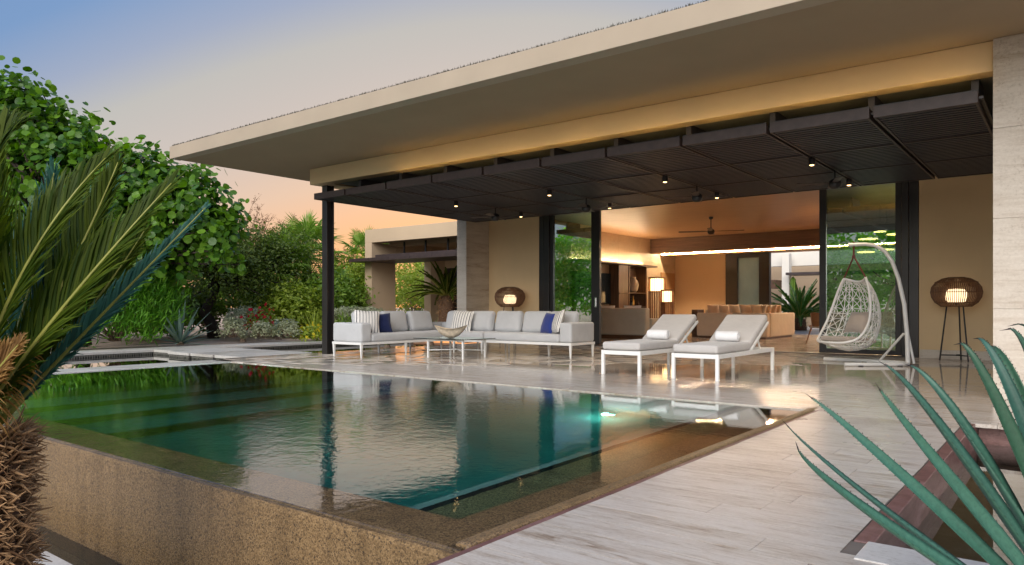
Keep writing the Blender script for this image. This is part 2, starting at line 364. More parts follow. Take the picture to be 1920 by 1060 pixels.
n = t.noise(t.pos((1, 1, .6)), 1.6, 4); r = t.ramp(n.outputs['Fac'], [(.3, (.22, .26, .17)), (.7, (.55, .60, .47))]); t.L(r.outputs[0], t.b.inputs['Base Color']); tr = t.N('ShaderNodeBsdfTranslucent'); tr.inputs[0].default_value = (.75, .85, .72, 1); mx = t.N('ShaderNodeMixShader'); mx.inputs[0].default_value = .6; t.L(t.b.outputs[0], mx.inputs[1]); t.L(tr.outputs[0], mx.inputs[2]); t.L(mx.outputs[0], t.out.inputs['Surface']); M['frost'] = t.m
def water_mat(name, absorb, dens, ripple=True):
    t = NT(name); t.n.remove(t.b)
    gl = t.N('ShaderNodeBsdfRefraction', inp={'IOR': 1.33, 'Roughness': 0.0}); gs_ = t.N('ShaderNodeBsdfGlossy', inp={'Roughness': 0.0}); fr = t.N('ShaderNodeFresnel', inp={'IOR': 1.33}); mx = t.N('ShaderNodeMixShader')
    t.L(t.math('MINIMUM', t.math('MULTIPLY', fr.outputs[0], 1.75), 1.0), mx.inputs[0]); t.L(gl.outputs[0], mx.inputs[1]); t.L(gs_.outputs[0], mx.inputs[2]); t.L(mx.outputs[0], t.out.inputs['Surface'])
    va = t.N('ShaderNodeVolumeAbsorption', inp={'Color': (*absorb, 1), 'Density': dens}); t.L(va.outputs[0], t.out.inputs['Volume'])
    v = t.pos(); n1 = t.noise(v, 4.5, 3, .5, .4); n2 = t.noise(v, 17, 3, .55, .6)
    if ripple:
        d = t.N('ShaderNodeVectorMath', operation='DISTANCE'); t.L(v, d.inputs[0]); d.inputs[1].default_value = (-5.6, 3.6, 0)
        mr = t.N('ShaderNodeMapRange', interpolation_type='SMOOTHSTEP', inp={1: .4, 2: 4.2, 3: 1.0, 4: .06}); t.L(d.outputs['Value'], mr.inputs[0])
        h = t.math('MULTIPLY', t.math('ADD', t.math('MULTIPLY', n1.outputs['Fac'], .55), t.math('MULTIPLY', n2.outputs['Fac'], .45)), mr.outputs[0])
        b = t.bump(h, .38, .014)
    else:
        b = t.bump(n1.outputs['Fac'], .05, .01)
    t.L(b.outputs[0], gl.inputs['Normal']); t.L(b.outputs[0], gs_.inputs['Normal']); t.L(b.outputs[0], fr.inputs['Normal']); return t.m
M['water'] = water_mat('pool_water', (.02, .80, .77), 1.0)
M['water2'] = water_mat('channel_water', (.35, .62, .45), 2.0, False)
def emit(name, c, s):
    t = NT(name); t.b.inputs['Base Color'].default_value = (*c, 1); t.b.inputs['Emission Color'].default_value = (*c, 1); t.b.inputs['Emission Strength'].default_value = s; return t.m
M['led'] = emit('warm_led', (1, .73, .44), 330); M['led_hid'] = emit('warm_led_strip', (1, .66, .24), 17)
M['led_shelf'] = emit('shelf_led', (1, .72, .42), 110); M['drum'] = emit('lit_lamp_drum', (1, .70, .40), 1.05); M['lantern'] = emit('lit_lantern', (1, .64, .27), 3.2)
M['lens'] = emit('spot_lens', (1, .62, .26), 3.2); M['disc'] = emit('pendant_disc', (1, .62, .22), 8); M['poollight'] = emit('pool_lens', (1, .97, .85), 14)
def leafmat(name, c1, c2, trans=.35, rough=.42, spec=.4):
    t = NT(name); g = t.N('ShaderNodeNewGeometry'); oi = t.N('ShaderNodeObjectInfo')
    rnd = t.math('FRACT', t.math('ADD', g.outputs['Random Per Island'], t.math('MULTIPLY', oi.outputs['Random'], 5.3)))
    n = t.noise(t.pos(), .9, 3); f = t.math('ADD', t.math('MULTIPLY', rnd, .6), t.math('MULTIPLY', n.outputs['Fac'], .4))
    r = t.ramp(f, [(.1, c1), (.9, c2)]); t.L(r.outputs[0], t.b.inputs['Base Color']); t.b.inputs['Roughness'].default_value = rough; t.b.inputs['Specular IOR Level'].default_value = spec
    tr = t.N('ShaderNodeBsdfTranslucent'); h = t.N('ShaderNodeHueSaturation', inp={'Value': 1.5, 'Saturation': 1.1}); t.L(r.outputs[0], h.inputs['Color']); t.L(h.outputs[0], tr.inputs[0])
    mx = t.N('ShaderNodeMixShader'); mx.inputs[0].default_value = trans; t.L(t.b.outputs[0], mx.inputs[1]); t.L(tr.outputs[0], mx.inputs[2]); t.L(mx.outputs[0], t.out.inputs['Surface']); return t.m
M['lf_grape'] = leafmat('sea_grape_leaf', (.016, .075, .007), (.17, .33, .028), .33, .35)
M['lf_ole'] = leafmat('oleander_leaf', (.06, .22, .015), (.24, .52, .05))
M['lf_back'] = leafmat('garden_tree_leaf', (.06, .26, .02), (.25, .55, .06), .5)
M['lf_dark'] = leafmat('mesquite_leaf', (.05, .09, .012), (.18, .24, .035))
M['lf_yg'] = leafmat('yellow_green_leaf', (.17, .27, .022), (.44, .52, .075))
M['lf_mid'] = leafmat('mid_green_leaf', (.09, .19, .02), (.27, .39, .05))
M['lf_silver'] = leafmat('silver_leaf', (.24, .27, .14), (.50, .52, .34), .2)
M['lf_palm'] = leafmat('fan_palm_leaf', (.10, .20, .02), (.30, .45, .07), .35)
M['lf_cycad'] = leafmat('cycad_leaflet', (.014, .045, .005), (.105, .145, .012), .38, .5, .2)
M['lf_cycadt'] = leafmat('cycad_leaflet_blue', (.02, .075, .05), (.07, .22, .17), .3, .4)
M['lf_cycad2'] = leafmat('courtyard_cycad_leaflet', (.02, .07, .012), (.08, .19, .03), .3, .35)
M['lf_dry'] = leafmat('dry_leaflet', (.16, .075, .02), (.42, .25, .08), .3, .6)
M['lf_red'] = leafmat('red_bract', (.45, .01, .03), (.75, .03, .06), .4, .6); M['lf_yel'] = leafmat('yellow_flower', (.55, .42, .02), (.75, .62, .05), .4, .6)
M['lf_brownbush'] = leafmat('dry_bush_twig', (.16, .085, .05), (.34, .19, .11), .2, .8)
M['lf_roof'] = leafmat('roof_grass', (.02, .018, .008), (.06, .05, .022), .2, .8)
M['lf_vari'] = leafmat('striped_agave_leaf', (.08, .15, .05), (.40, .42, .18), .2)
M['bark'] = plain('dark_bark', (.055, .04, .03), .9, .3, 12, bump=.8, bscale=40); M['twig'] = plain('pale_twig', (.24, .17, .12), .9, .25, 12)
M['palmtrunk'] = plain('palm_fibre', (.12, .065, .035), .9, .4, 24, bump=.8, bscale=60)
M['rachis'] = plain('frond_stalk', (.27, .27, .05), .45, .2, 8)
M['boot'] = leafmat('old_leaf_base', (.09, .04, .018), (.62, .38, .19), .05, .8, .2)
def agave_mat():
    t = NT('blue_agave_skin'); v = t.pos(obj=True); n = t.noise(v, 5, 6, .6); n2 = t.noise(v, 70, 4, .7); ln = t.N('ShaderNodeVectorMath', operation='LENGTH'); t.L(v, ln.inputs[0])
    f = t.math('ADD', t.math('MULTIPLY', ln.outputs['Value'], .62), t.math('MULTIPLY', n.outputs['Fac'], .5))
    r = t.ramp(f, [(.35, (.07, .19, .31)), (.6, (.032, .13, .19)), (.85, (.02, .10, .12)), (1.0, (.042, .125, .09))])
    m = t.N('ShaderNodeMix', data_type='RGBA', blend_type='MULTIPLY'); m.inputs[0].default_value = .7; r2 = t.ramp(n2.outputs['Fac'], [(.3, (.6, .62, .6)), (.55, (1, 1, 1)), (.75, (1.25, 1.2, 1.15))]); t.L(r.outputs[0], m.inputs[6]); t.L(r2.outputs[0], m.inputs[7])
    oi = t.N('ShaderNodeObjectInfo'); hs = t.N('ShaderNodeHueSaturation'); t.L(m.outputs[2], hs.inputs['Color'])
    h1 = t.N('ShaderNodeMapRange', inp={1: 0, 2: 1, 3: .445, 4: .525}); h2 = t.N('ShaderNodeMapRange', inp={1: 0, 2: 1, 3: .68, 4: 1.3}); t.L(oi.outputs['Random'], h1.inputs[0]); t.L(t.math('FRACT', t.math('MULTIPLY', oi.outputs['Random'], 7.7)), h2.inputs[0]); t.L(h1.outputs[0], hs.inputs['Hue']); t.L(h2.outputs[0], hs.inputs['Value'])
    t.L(hs.outputs[0], t.b.inputs['Base Color']); t.b.inputs['Roughness'].default_value = .48
    b = t.bump(n2.outputs['Fac'], .18, .004); t.L(b.outputs[0], t.b.inputs['Normal']); return t.m
M['agave'] = agave_mat(); M['agave2'] = plain('grey_agave_skin', (.19, .30, .24), .5, .25, 3); M['spine'] = plain('agave_spine', (.025, .012, .01), .5, .1)
def wicker():
    t = NT('brown_wicker'); n = t.noise(t.pos((40, 40, 4)), 1, 3); r = t.ramp(n.outputs['Fac'], [(.3, (.07, .03, .014)), (.7, (.26, .125, .055))]); t.L(r.outputs[0], t.b.inputs['Base Color']); t.b.inputs['Roughness'].default_value = .6; return t.m
M['wicker'] = wicker()

# ================================================================== the setting
def struct(o): o['kind'] = 'structure'; return o
# ground: one sheet with an opening where the terrace, the pools and the house stand
gm = MB()
for (x0, x1, y0, y1) in ((-900, -17.25, -900, 900), (-17.25, 7, -900, -8), (7, 900, -900, 900), (-17.25, -13.2, 15.6, 900), (-13.2, 7, 26.3, 900)):
    gm.add([(x0, y0, -.04), (x1, y0, -.04), (x1, y1, -.04), (x0, y1, -.04)], [(0, 1, 2, 3)])
struct(gm.build('ground', M['ground']))
struct(MB().box(-12.25, 7, 26.02, 40, -.06, -.012).build('courtyard_paving', M['coping']))

# terrace slab carrying stone planks laid along X
terrace = struct(MB().box(-12.55, 7, 7.42, 26.0, -.5, -.002).box(-1.86, -.718, -8, 7.42, -.9, -.0022).box(-.66, 7, 7.3, 7.41, -.5, -.0024).box(-.717, 7, -8, 3.18, -.9, -.0026).build('terrace', M['grout']))
pieces = []; W = .2; row = 0; y = -1.0
rng = random.Random(3)
while y < 25.9:
    y1 = min(y + W, 25.98)
    # spans of this row
    if y1 <= 7.19: spans = [(-1.86, -.72)] if y1 > 3.2 else [(-1.86, 3.0)]
    elif y < 7.41: spans = [(-12.3, 3.0)]
    else: spans = [(-12.55, 3.0 if y < 15.3 else 1.9)]
    if y < 7.2 < y1: y1 = 7.195
    for (a, b) in spans:
        x = a - (rng.random() * .8 if b - a > 2 else 0); x = max(a, x)
        first = True
        while x < b - .01:
            l = rng.choice((.6, .9, 1.2)) if not first else rng.uniform(.3, 1.2)
            first = False; x1 = min(b, x + l)
            if b - x1 < .2: x1 = b
            pieces.append((x, x1, y, y1)); x = x1
    y = y1 if y1 > 7.19 and y < 7.2 else y + W
    if abs(y - 7.195) < 1e-6: y = 7.2
vis = []; rest = []
fwd = Vector((-math.sin(R(37.82)), math.cos(R(37.82)))); rgt = Vector((math.cos(R(37.82)), math.sin(R(37.82))))
def proj(x, y, z):
    d = x * fwd.x + y * fwd.y
    if d < .3: return None
    return 960 + 1359 * (x * rgt.x + y * rgt.y) / d, 576.5 - 1359 * (z - .95) / d, d
for p in pieces:
    c = proj((p[0] + p[1]) / 2, (p[2] + p[3]) / 2, 0)
    inv_ = c is None or not (-100 < c[0] < 2020 and c[1] < 1120)
    (rest if inv_ else vis).append((c[2] if c else 99, p))
vis.sort(); rest = [p for _, p in rest] + [p for _, p in vis[300:]]; vis = [p for _, p in vis[:300]]
G = .0016
cache = {}
def plank_mesh(l, w):
    k = (round(l, 2), round(w, 3))
    if k not in cache:
        m = MB(); a, b, c = k[0] / 2 - G, k[1] / 2 - G, .0012
        m.box(-a, a, -b, b, -.03, 0)
        me = bpy.data.meshes.new('plank'); me.from_pydata(m.v, [], m.f); me.materials.append(M['plank']); cache[k] = me
    return cache[k]
for (x0, x1, y0, y1) in vis:
    o = bpy.data.objects.new('plank', plank_mesh(x1 - x0, y1 - y0)); COL.objects.link(o); o.parent = terrace; o.location = ((x0 + x1) / 2, (y0 + y1) / 2, 0)
V = []; F = []
for (x0, x1, y0, y1) in rest:
    n = len(V); a0, a1, b0, b1, z = x0 + G, x1 - G, y0 + G, y1 - G, 0
    V += [(a0, b0, z), (a1, b0, z), (a1, b1, z), (a0, b1, z), (a0, b0, -.03), (a1, b0, -.03), (a1, b1, -.03), (a0, b1, -.03)]
    F += [(n, n + 1, n + 2, n + 3), (n + 4, n + 5, n + 1, n), (n + 5, n + 6, n + 2, n + 1), (n + 6, n + 7, n + 3, n + 2), (n + 7, n + 4, n, n + 3)]
tag(fast('planks', V, F, M['plank'], terrace), kind='stuff')
# pinkish stone trim along the terrace edge by the pool
MB().box(-1.895, -1.862, -8, 7.19, -.06, -.002).build('edge_trim', M['redstone'], terrace, bevel=.003)

# pool basin
basin = thing('swimming_pool', 'tan pebble plaster swimming pool with an overflowing near wall', 'pool', (-6.8, 4.7, -1.4))
def pb(name, *b, mat='pebble', bev=.012): return bx(name, M[mat], basin, *b, bevel=bev)
pb('near_wall', -12.3, -1.905, 2.12, 2.46, -1.3, -.024, bev=.03)
pb('ledge_cap', -11.66, -1.99, 2.15, 2.462, -.08, -.0222, mat='pebble_lit', bev=.01)  # thin added slab carrying the lightened pebble colour of the ledge
pb('side_wall', -2.24, -1.90, 2.4, 7.3, -1.5, -.032, bev=.03, mat='pebble_lit')
pb('edge_bead', -1.985, -1.898, 2.17, 7.19, -.2, .004, bev=.02)
pb('bench', -2.66, -2.2, 2.41, 7.28, -1.5, -.34, mat='pebble_lit')
pb('bench_line', -2.72, -2.655, 2.42, 7.27, -1.5, -.352, mat='darkstrip', bev=0)
pb('bench_lip', -2.80, -2.715, 2.43, 7.26, -1.5, -.36, mat='pebble_pale')
pb('back_wall', -12.2, -1.95, 7.2, 7.415, -1.5, -.0058, bev=0, mat='pebble_pale')
pb('floor', -12.25, -1.95, 2.2, 7.4, -1.6, -1.4, bev=0, mat='pebble_pale')
pb('spa_divider', -9.35, -9.0, 2.43, 7.3, -1.5, -.12)
pb('spa_floor', -11.8, -9.3, 2.42, 7.29, -1.5, -.95, bev=0, mat='pebble_pale')
pb('step', -9.05, -8.3, 2.425, 7.285, -1.5, -.42, mat='pebble_pale'); pb('step', -8.35, -7.6, 2.415, 7.275, -1.5, -.75, mat='pebble_pale'); pb('step', -7.65, -6.9, 2.435, 7.265, -1.5, -1.08, mat='pebble_pale')
for x in (-8.32, -7.62, -6.92): pb('step_line', x + .015, x + .05, 2.45, 7.25, -1.45, {-8.32: -.416, -7.62: -.746, -6.92: -1.076}[x], mat='darkstrip', bev=0)
pb('spa_wall', -12.3, -11.68, 2.43, 7.41, -1.5, -.10, mat='redstone', bev=0)
bx('coping', M['coping'], basin, -12.32, -11.66, 2.0, 7.195, -.10, .0, bevel=.008)
w = MB(); nx, ny = 2, 2
w.box(-11.75, -1.93, 2.135, 7.3, -1.45, -.012); struct(w.build('water', M['water'], bevel=.008, seg=3))
for (x, y, z, lab) in ((-4.02, 6.95, -1.36, 'lit underwater pool light nearest the loungers'), (-8.3, 7.17, -.28, 'lit underwater pool light below the sofa'), (-11.0, 6.6, -.91, 'lit underwater pool light near the stepping slabs')):
    pl = thing('pool_light', lab, 'light', (x, y, z)); OFF[pl.name] = Vector()
    l = bpy.data.lights.new('pool_beam', 'POINT'); l.energy = 7; l.color = (.85, 1, .95); l.shadow_soft_size = .04; lo = bpy.data.objects.new('pool_beam', l); COL.objects.link(lo); lo.parent = pl; lo.location = (0, -.12, .14)
    MB().lathe([(0, .0), (.04, 0), (.045, .01), (.04, .02), (0, .025)], 16).build('lens', M['poollight'], pl, local=True); MB().lathe([(.045, -.01), (.06, -.01), (.06, .012), (.045, .014)], 16).build('ring', M['chrome'], pl, local=True)
# overflow trough and lower deck
struct(MB().box(-17.2, -1.9, 1.83, 2.118, -1.1, -1.0).build('trough', M['pebble']))
struct(MB().box(-17.2, -1.9, 1.832, 2.125, -.995, -.68).build('trough_water', M['water2']))
struct(MB().box(-17.2, -1.87, -8, 1.83, -1.1, -.6).build('lower_deck', M['coping'], bevel=.006))
# mosaic pool on the left with stepping slabs
mp = thing('mosaic_pool', 'shallow dark mosaic pool with pale coping beside the garden', 'pool', (-14.6, 8, -.5))
bx('floor', M['mosaic'], mp, -17.3, -12.2, 1.9, 16, -.55, -.45, bevel=0)
bx('coping', M['coping'], mp, -17.25, -16.4, 1.9, 7.95, -.06, .0, bevel=.006); bx('mosaic_wall', M['mosaic'], mp, -17.2, -16.42, 1.9, 7.93, -.5, -.061, bevel=0)
bx('coping', M['coping'], mp, -17.25, -15.45, 7.955, 9.5, -.06, -.001, bevel=.006); bx('mosaic_wall', M['mosaic'], mp, -17.2, -15.47, 7.95, 9.5, -.5, -.061, bevel=0)
bx('coping', M['coping'], mp, -17.25, -16.3, 9.505, 16, -.06, .001, bevel=.006); bx('mosaic_wall', M['mosaic'], mp, -17.2, -16.32, 9.5, 16, -.5, -.06, bevel=0)
bx('mosaic_wall', M['mosaic'], mp, -12.62, -12.53, 7.3, 16, -.5, -.036, bevel=0)
for i in range(3):
    x1 = -12.64 - .93 * i; bx('stepping_slab', M['coping'], mp, x1 - .86, x1, 7.75, 9.45, -.055, .002, bevel=.005); bx('slab_support', M['mosaic'], mp, x1 - .84, x1 - .02, 7.77, 9.43, -.5, -.056, bevel=0)
struct(MB().box(-17.1, -12.33, 1.95, 15.9, -.48, -.115).build('shallow_water', M['water2']))
# channel at the right
ch = thing('water_channel', 'sunken red stone water channel beside the terrace', 'channel', (1, 5.2, -.6))
bx('kerb', M['redstone'], ch, -.715, -.64, 3.2, 7.2, -.6, -.002, bevel=.004); bx('kerb', M['redstone'], ch, -.638, 3, 7.2, 7.28, -.6, -.003, bevel=.004)
bx('near_slab', M['coping'], ch, -.66, 3, 2.95, 3.195, -.6, .006, bevel=.005); bx('floor', M['redstone'], ch, -.66, 3, 3.1, 7.25, -.7, -.55, bevel=0)
struct(MB().box(-.66, 2.95, 3.15, 7.24, -.6, -.19).build('channel_water', M['water2']))

# ================================================================== the villa
villa = thing('villa', 'tan flat roofed villa with deep overhang open to the terrace', 'building', (-5, 15.5, 0))
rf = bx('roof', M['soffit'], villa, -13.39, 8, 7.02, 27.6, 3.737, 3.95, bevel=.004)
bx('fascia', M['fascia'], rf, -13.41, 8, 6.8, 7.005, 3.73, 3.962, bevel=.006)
V = []; F = []
rg = random.Random(5)
for i in range(24000):
    x = -13.4 + 12.9 * rg.random(); y = 6.82 + .16 * rg.random(); h = .008 + .04 * rg.random() ** 2; a = rg.uniform(0, 3.14); n = len(V); dx, dy = math.cos(a) * .009, math.sin(a) * .009
    V += [(x - dx, y - dy, 3.95), (x + dx, y + dy, 3.95), (x + rg.uniform(-.02, .02), y + rg.uniform(-.02, .02), 3.962 + h)]; F.append((n, n + 1, n + 2))
V = np.array(V) - np.array(OFF[villa.name]); tag(fast('roof_grass', V, F, M['lf_roof'], rf), kind='stuff')
bx('ceiling_beam', M['plaster'], villa, -12.2, -.672, 9.06, 9.3, 3.42, 3.735, bevel=.006)
bx('ceiling', M['darkceil'], villa, -12.15, 8, 9.3, 15.6, 3.45, 3.735, bevel=0); bx('ceiling_beam', M['plaster'], villa, -12.2, -11.75, 9.302, 14.48, 3.422, 3.733, bevel=.006)
# steel post (I section)
pm = MB().box(-12.085, -11.925, 9.27, 9.29, 0, 3.42).box(-12.085, -11.925, 9.43, 9.45, 0, 3.42).box(-12.02, -11.99, 9.29, 9.43, 0, 3.42); pm.build('post', M['bronze'], villa, bevel=.003)
# walls
bx('wall', M['plaster'], villa, -12.8, -11.1, 15.45, 15.7, .0, 3.45, bevel=0); bx('wall', M['plaster'], villa, -2.31, 2.2, 15.45, 15.7, .0, 3.45, bevel=0)
for i in range(8): bx('baseboard', M['stone'], villa, -2.3 + .6 * i, -2.303 + .6 * (i + 1), 15.425, 15.449, 0, .16, bevel=.002)
def stone_wall(x0, x1, y0, y1, z0, z1, hs, cuts, mat='stone'):
    core = bx('stone_pier', M[mat], villa, x0 + .012, x1 - .012, y0 + .012, y1 - .012, z0, z1, bevel=0)
    z = z0; i = 0
    while z < z1 - .01:
        zt = min(z + hs, z1)
        if y1 - y0 < x1 - x0 or True:
            xs = [x0] + [c for c in cuts if x0 < c < x1] + [x1]
            for a, b in zip(xs[:-1], xs[1:]): bx('stone_panel', M[mat], core, a + .001, b - .001, y0, y0 + .0115, z + .0015, zt - .0015, bevel=.0015, seg=1)
            bx('stone_panel', M[mat], core, x1 - .0115, x1, y0 + .013, y1, z + .0015, zt - .0015, bevel=.0015, seg=1)
            bx('stone_panel', M[mat], core, x0, x0 + .0115, y0 + .013, y1, z + .0015, zt - .0015, bevel=.0015, seg=1)
        z = zt; i += 1
stone_wall(-.67, 2.4, 9.0, 9.9, 0.0, 3.736, .934, (.5, 1.6)); bx('plinth', M['stone'], villa, -.66, 2.42, 8.985, 8.999, 0.001, .05, bevel=.002)
stone_wall(-13.13, -12.8, 14.5, 15.72, 0.0, 3.736, .934, ())
# canopy panels of dark slats
xs = [-.77, -1.8, -2.95, -4.085, -5.22, -6.355, -7.49, -8.625, -9.76, -10.895, -11.85]
pan = [(.35, -.70)] + [(xs[i], xs[i + 1]) for i in range(10)]
Y0, Y1, Z0, Z1 = 8.88, 13.75, 3.07, 3.19
for i, (xa, xb) in enumerate(pan):
    hi, lo = xa - .022, xb + .022; Y0 = 8.88 if i else 9.93
    p = MB().box(lo, hi, Y0, Y0 + .03, Z0, Z1).build('canopy_panel', M['panelm'], villa, bevel=.003)
    rl = MB()
    for a, b in ((lo, lo + .025), (hi - .025, hi)): rl.box(a, b, Y0 + .031, Y1, Z0, Z1 - .005)
    rl.box(lo + .026, hi - .026, Y1 - .03, Y1 - .001, Z0, Z1 - .006).box(lo + .026, hi - .026, 10.5, 10.53, Z0 - .004, Z1 - .02).box(lo + .026, hi - .026, 12.12, 12.15, Z0 - .004, Z1 - .02)
    rl.build('frame', M['panelm'], p)
    st = MB(); yy = Y0 + .085
    while yy < Y1 - .06:
        st.box(lo + .026, hi - .026, yy, yy + .058, Z0 + .01, Z0 + .075); yy += .108
    MB().box(lo + .026, hi - .026, Y0 + .035, Y1 - .035, Z1 - .012, Z1 - .006).build('backing', M['black'], p)
    tag(st.build('slats', M['slatm'], p), kind='stuff')
    MB().box(hi - .10, hi - .03, Y0 + .44, Y0 + 1.0, Z1 - .004, 3.449).build('hanger', M['slatm'], p); MB().box(lo + .03, lo + .08, 12.6, 13.3, Z1 - .004, 3.449).build('hanger', M['panelm'], p)
    if i: MB().box(hi + .003, hi + .041, Y0 + .1, Y1 - .002, Z0 + .06, Z0 + .085).build('channel', M['bronze'], p)
    if 0 < i < 9:
        MB().box(lo + .04, hi - .04, Y0 + .012, Y0 + .02, Z1 + .001, Z1 + .008).build('light_strip', M['led_hid'], p); MB().box(lo + .028, hi - .028, Y0 + .004, Y0 + .0115, Z1 + .0005, Z1 + .013).box(lo + .0, lo + .027, Y0 + .005, Y0 + .03, Z1 + .0006, Z1 + .016).box(hi - .027, hi - .0, Y0 + .005, Y0 + .03, Z1 + .0006, Z1 + .016).build('light_profile', M['bronze'], p)
# sliding doors
def door(x0, x1, handle_x, wl, wr, y=15.5):
    d = MB().box(x0, x0 + wl, y, y + .09, .03, 3.44).box(x1 - wr, x1, y, y + .09, .03, 3.44).box(x0 + wl, x1 - wr, y + .001, y + .089, .03, .12).box(x0 + wl, x1 - wr, y + .001, y + .089, 3.34, 3.44).build('sliding_door', M['bronze'], villa, bevel=.004)
    bx('pane', M['glass'], d, x0 + wl - .005, x1 - wr + .005, y + .04, y + .05, .115, 3.345, bevel=0)
    if handle_x is not None: MB().box(handle_x - .03, handle_x + .03, y - .012, y, .95, 1.2).box(handle_x - .012, handle_x + .012, y - .03, y - .012, .97, 1.18).build('handle', M['chrome'] if x0 < -8 else M['black'], d)
door(-10.78, -9.29, -9.4, .1, .24); door(-4.11, -2.62, -4.04, .13, .1)
for x0, x1 in ((-11.1, -10.96), (-10.95, -10.79), (-2.61, -2.49), (-2.48, -2.32)): bx('door_stile', M['bronze'], villa, x0, x1, 15.46, 15.66, 0.02, 3.44, bevel=.006)
bx('door_track', M['bronze'], villa, -11.1, -2.32, 15.44, 15.66, .001, .018, bevel=0); bx('door_head', M['bronze'], villa, -11.1, -2.32, 15.47, 15.64, 3.38, 3.449, bevel=0)
# room
bx('room_ceiling', M['ceilwood'], villa, -12.2, 2.2, 15.71, 23.9, 3.42, 3.55, bevel=0)
core = bx('room_wall', M['stone_int'], villa, -12.5, -12.225, 15.71, 26.2, 0, 3.55, bevel=0)
for j in range(4):
    for i in range(7): bx('stone_panel', M['stone_int'], core, -12.224, -12.2, 15.72 + 1.47 * i, 15.72 + 1.47 * (i + 1) - .003, .86 * j + .002, .86 * (j + 1) - .001, bevel=.002, seg=1)
bx('wood_beam', M['beamw'], villa, -12.19, 2.2, 23.9, 24.1, 2.92, 3.419, bevel=.006); bx('low_ceiling', M['plaster_int'], villa, -12.2, 2.2, 24.1, 26.6, 2.921, 3.2, bevel=0)
bx('beam_underside', M['doorwood'], villa, -12.19, 2.2, 23.901, 24.3, 2.905, 2.9195, bevel=0)
bx('light_strip', M['led'], villa, -12.1, 2.0, 24.62, 24.628, 2.912, 2.92, bevel=0)
bx('strip_rail', M['doorwood'], villa, -12.12, 2.0, 24.655, 24.7, 2.87, 2.92, bevel=0)
bx('back_wall', M['plaster_int'], villa, -12.22, -10.2, 26.0, 26.3, 0, 2.95, bevel=0); bx('right_wall', M['plaster_int'], villa, 2.0, 2.3, 15.71, 26.3, 0, 3.55, bevel=0)
dd = MB().box(-10.19, -9.74, 26.0, 26.2, .0, 2.92).box(-8.96, -8.58, 26.0, 26.2, 0, 2.92).box(-9.74, -8.96, 26.002, 26.198, 2.75, 2.92).box(-9.74, -8.96, 26.002, 26.198, 0, .15).build('garden_door', M['bronze'], villa, bevel=.01)
bx('pane', M['frost'], dd, -9.75, -8.95, 26.08, 26.1, .14, 2.76, bevel=0)
bx('door', M['doorwood'], villa, -12.198, -12.16, 24.75, 25.9, 0, 2.25, bevel=.004)

# ================================================================== pavilion at the left back
pv = thing('garden_pavilion', 'tan square framed pavilion with dark hanging canopy behind the sofa', 'pavilion', (-20, 17.5, 0))
# its front stands on the plane Y = 17.3; widths follow the same grid as the villa
def pvb(n, *b, mat='pav', bev=.01): return bx(n, M[mat], pv, *b, bevel=bev)
PX, PY = -20.11, 17.3
pvb('column', PX, PX + .36, PY, PY + 1.15, -.04, 3.25); pvb('lintel', PX, -12.9, PY + .001, PY + .5, 3.25, 3.72); pvb('roof', PX + .01, -12.9, PY + .501, PY + 6, 3.32, 3.715)
pvb('recess_beam', PX + .362, -12.9, PY + .9, PY + 1.2, 3.16, 3.319); pvb('side_beam', PX + .003, PX + .357, PY + 1.152, PY + 3.0, 2.75, 3.318)
pvb('column', PX, PX + .36, PY + 3.0, PY + 3.8, -.04, 3.317); pvb('rear_wall', PX + .01, -12.9, PY + 3.801, PY + 4.0, 2.5, 3.316); pvb('doorway', PX + .36, -12.9, PY + 3.85, PY + 3.95, 0, 2.5, mat='bronze', bev=0)
for i in range(7):
    x0 = PX - .22 + i * 1.02; cp = pvb('canopy_panel', x0 + .004, x0 + 1.012, PY - .55, PY + 1.0, 2.55, 2.66, mat='panelm', bev=.004)
pvb('canopy_beam', PX + .6, -12.9, PY - .05, PY + .2, 2.662, 2.8, mat='panelm')
for i in range(6): pvb('hanger', PX + 1.4 + i * 1.05, PX + 1.45 + i * 1.05, PY + .55, PY + .6, 2.66, 3.3, mat='bronze', bev=0)

# ================================================================== furniture on the terrace
def leg_taper(m, x, y, z0, z1, r0, r1):
    m.add([(x - r0, y - r0, z0), (x + r0, y - r0, z0), (x + r0, y + r0, z0), (x - r0, y + r0, z0), (x - r1, y - r1, z1), (x + r1, y - r1, z1), (x + r1, y + r1, z1), (x - r1, y + r1, z1)],
          [(0, 3, 2, 1), (4, 5, 6, 7), (0, 1, 5, 4), (1, 2, 6, 5), (2, 3, 7, 6), (3, 0, 4, 7)]); return m
sf = thing('sectional_sofa', 'light grey L-shaped outdoor sectional sofa on white metal legs', 'sofa', (-10, 11, 0))
XA, XB, YA, YB = -11.45, -10.59, 9.02, 12.1   # left run along Y; right run along X
YC = 11.25; XD = -7.35
fr = MB()
for (x0, x1, y0, y1) in ((XA, XB, YA, 11.24), (XA, -9.5, YC, YB), (-9.48, XD, YC, YB)):
    fr.box(x0, x1, y0, y0 + .045, .235, .285).box(x0, x1, y1 - .045, y1, .235, .285).box(x0, x0 + .045, y0 + .046, y1 - .046, .236, .284).box(x1 - .045, x1, y0 + .046, y1 - .046, .236, .284)
fr.build('frame', M['white'], sf, bevel=.006)
legs = [(XA + .03, YA + .03), (XB - .03, YA + .03), (XA + .03, 11.1), (XB - .03, 10.2), (XA + .03, 10.2), (XA + .05, YB - .04), (-10.3, YB - .04), (-10.3, YC + .03), (-9.53, YC + .03), (-9.53, YB - .04), (-9.44, YC + .03), (-9.44, YB - .04), (XD - .03, YC + .03), (XD - .03, YB - .04), (-8.4, YB - .04), (-8.2, YC + .5)]
for (x, y) in legs: leg_taper(MB(), x, y, 0, .236, .011, .022).build('leg', M['white'], sf)
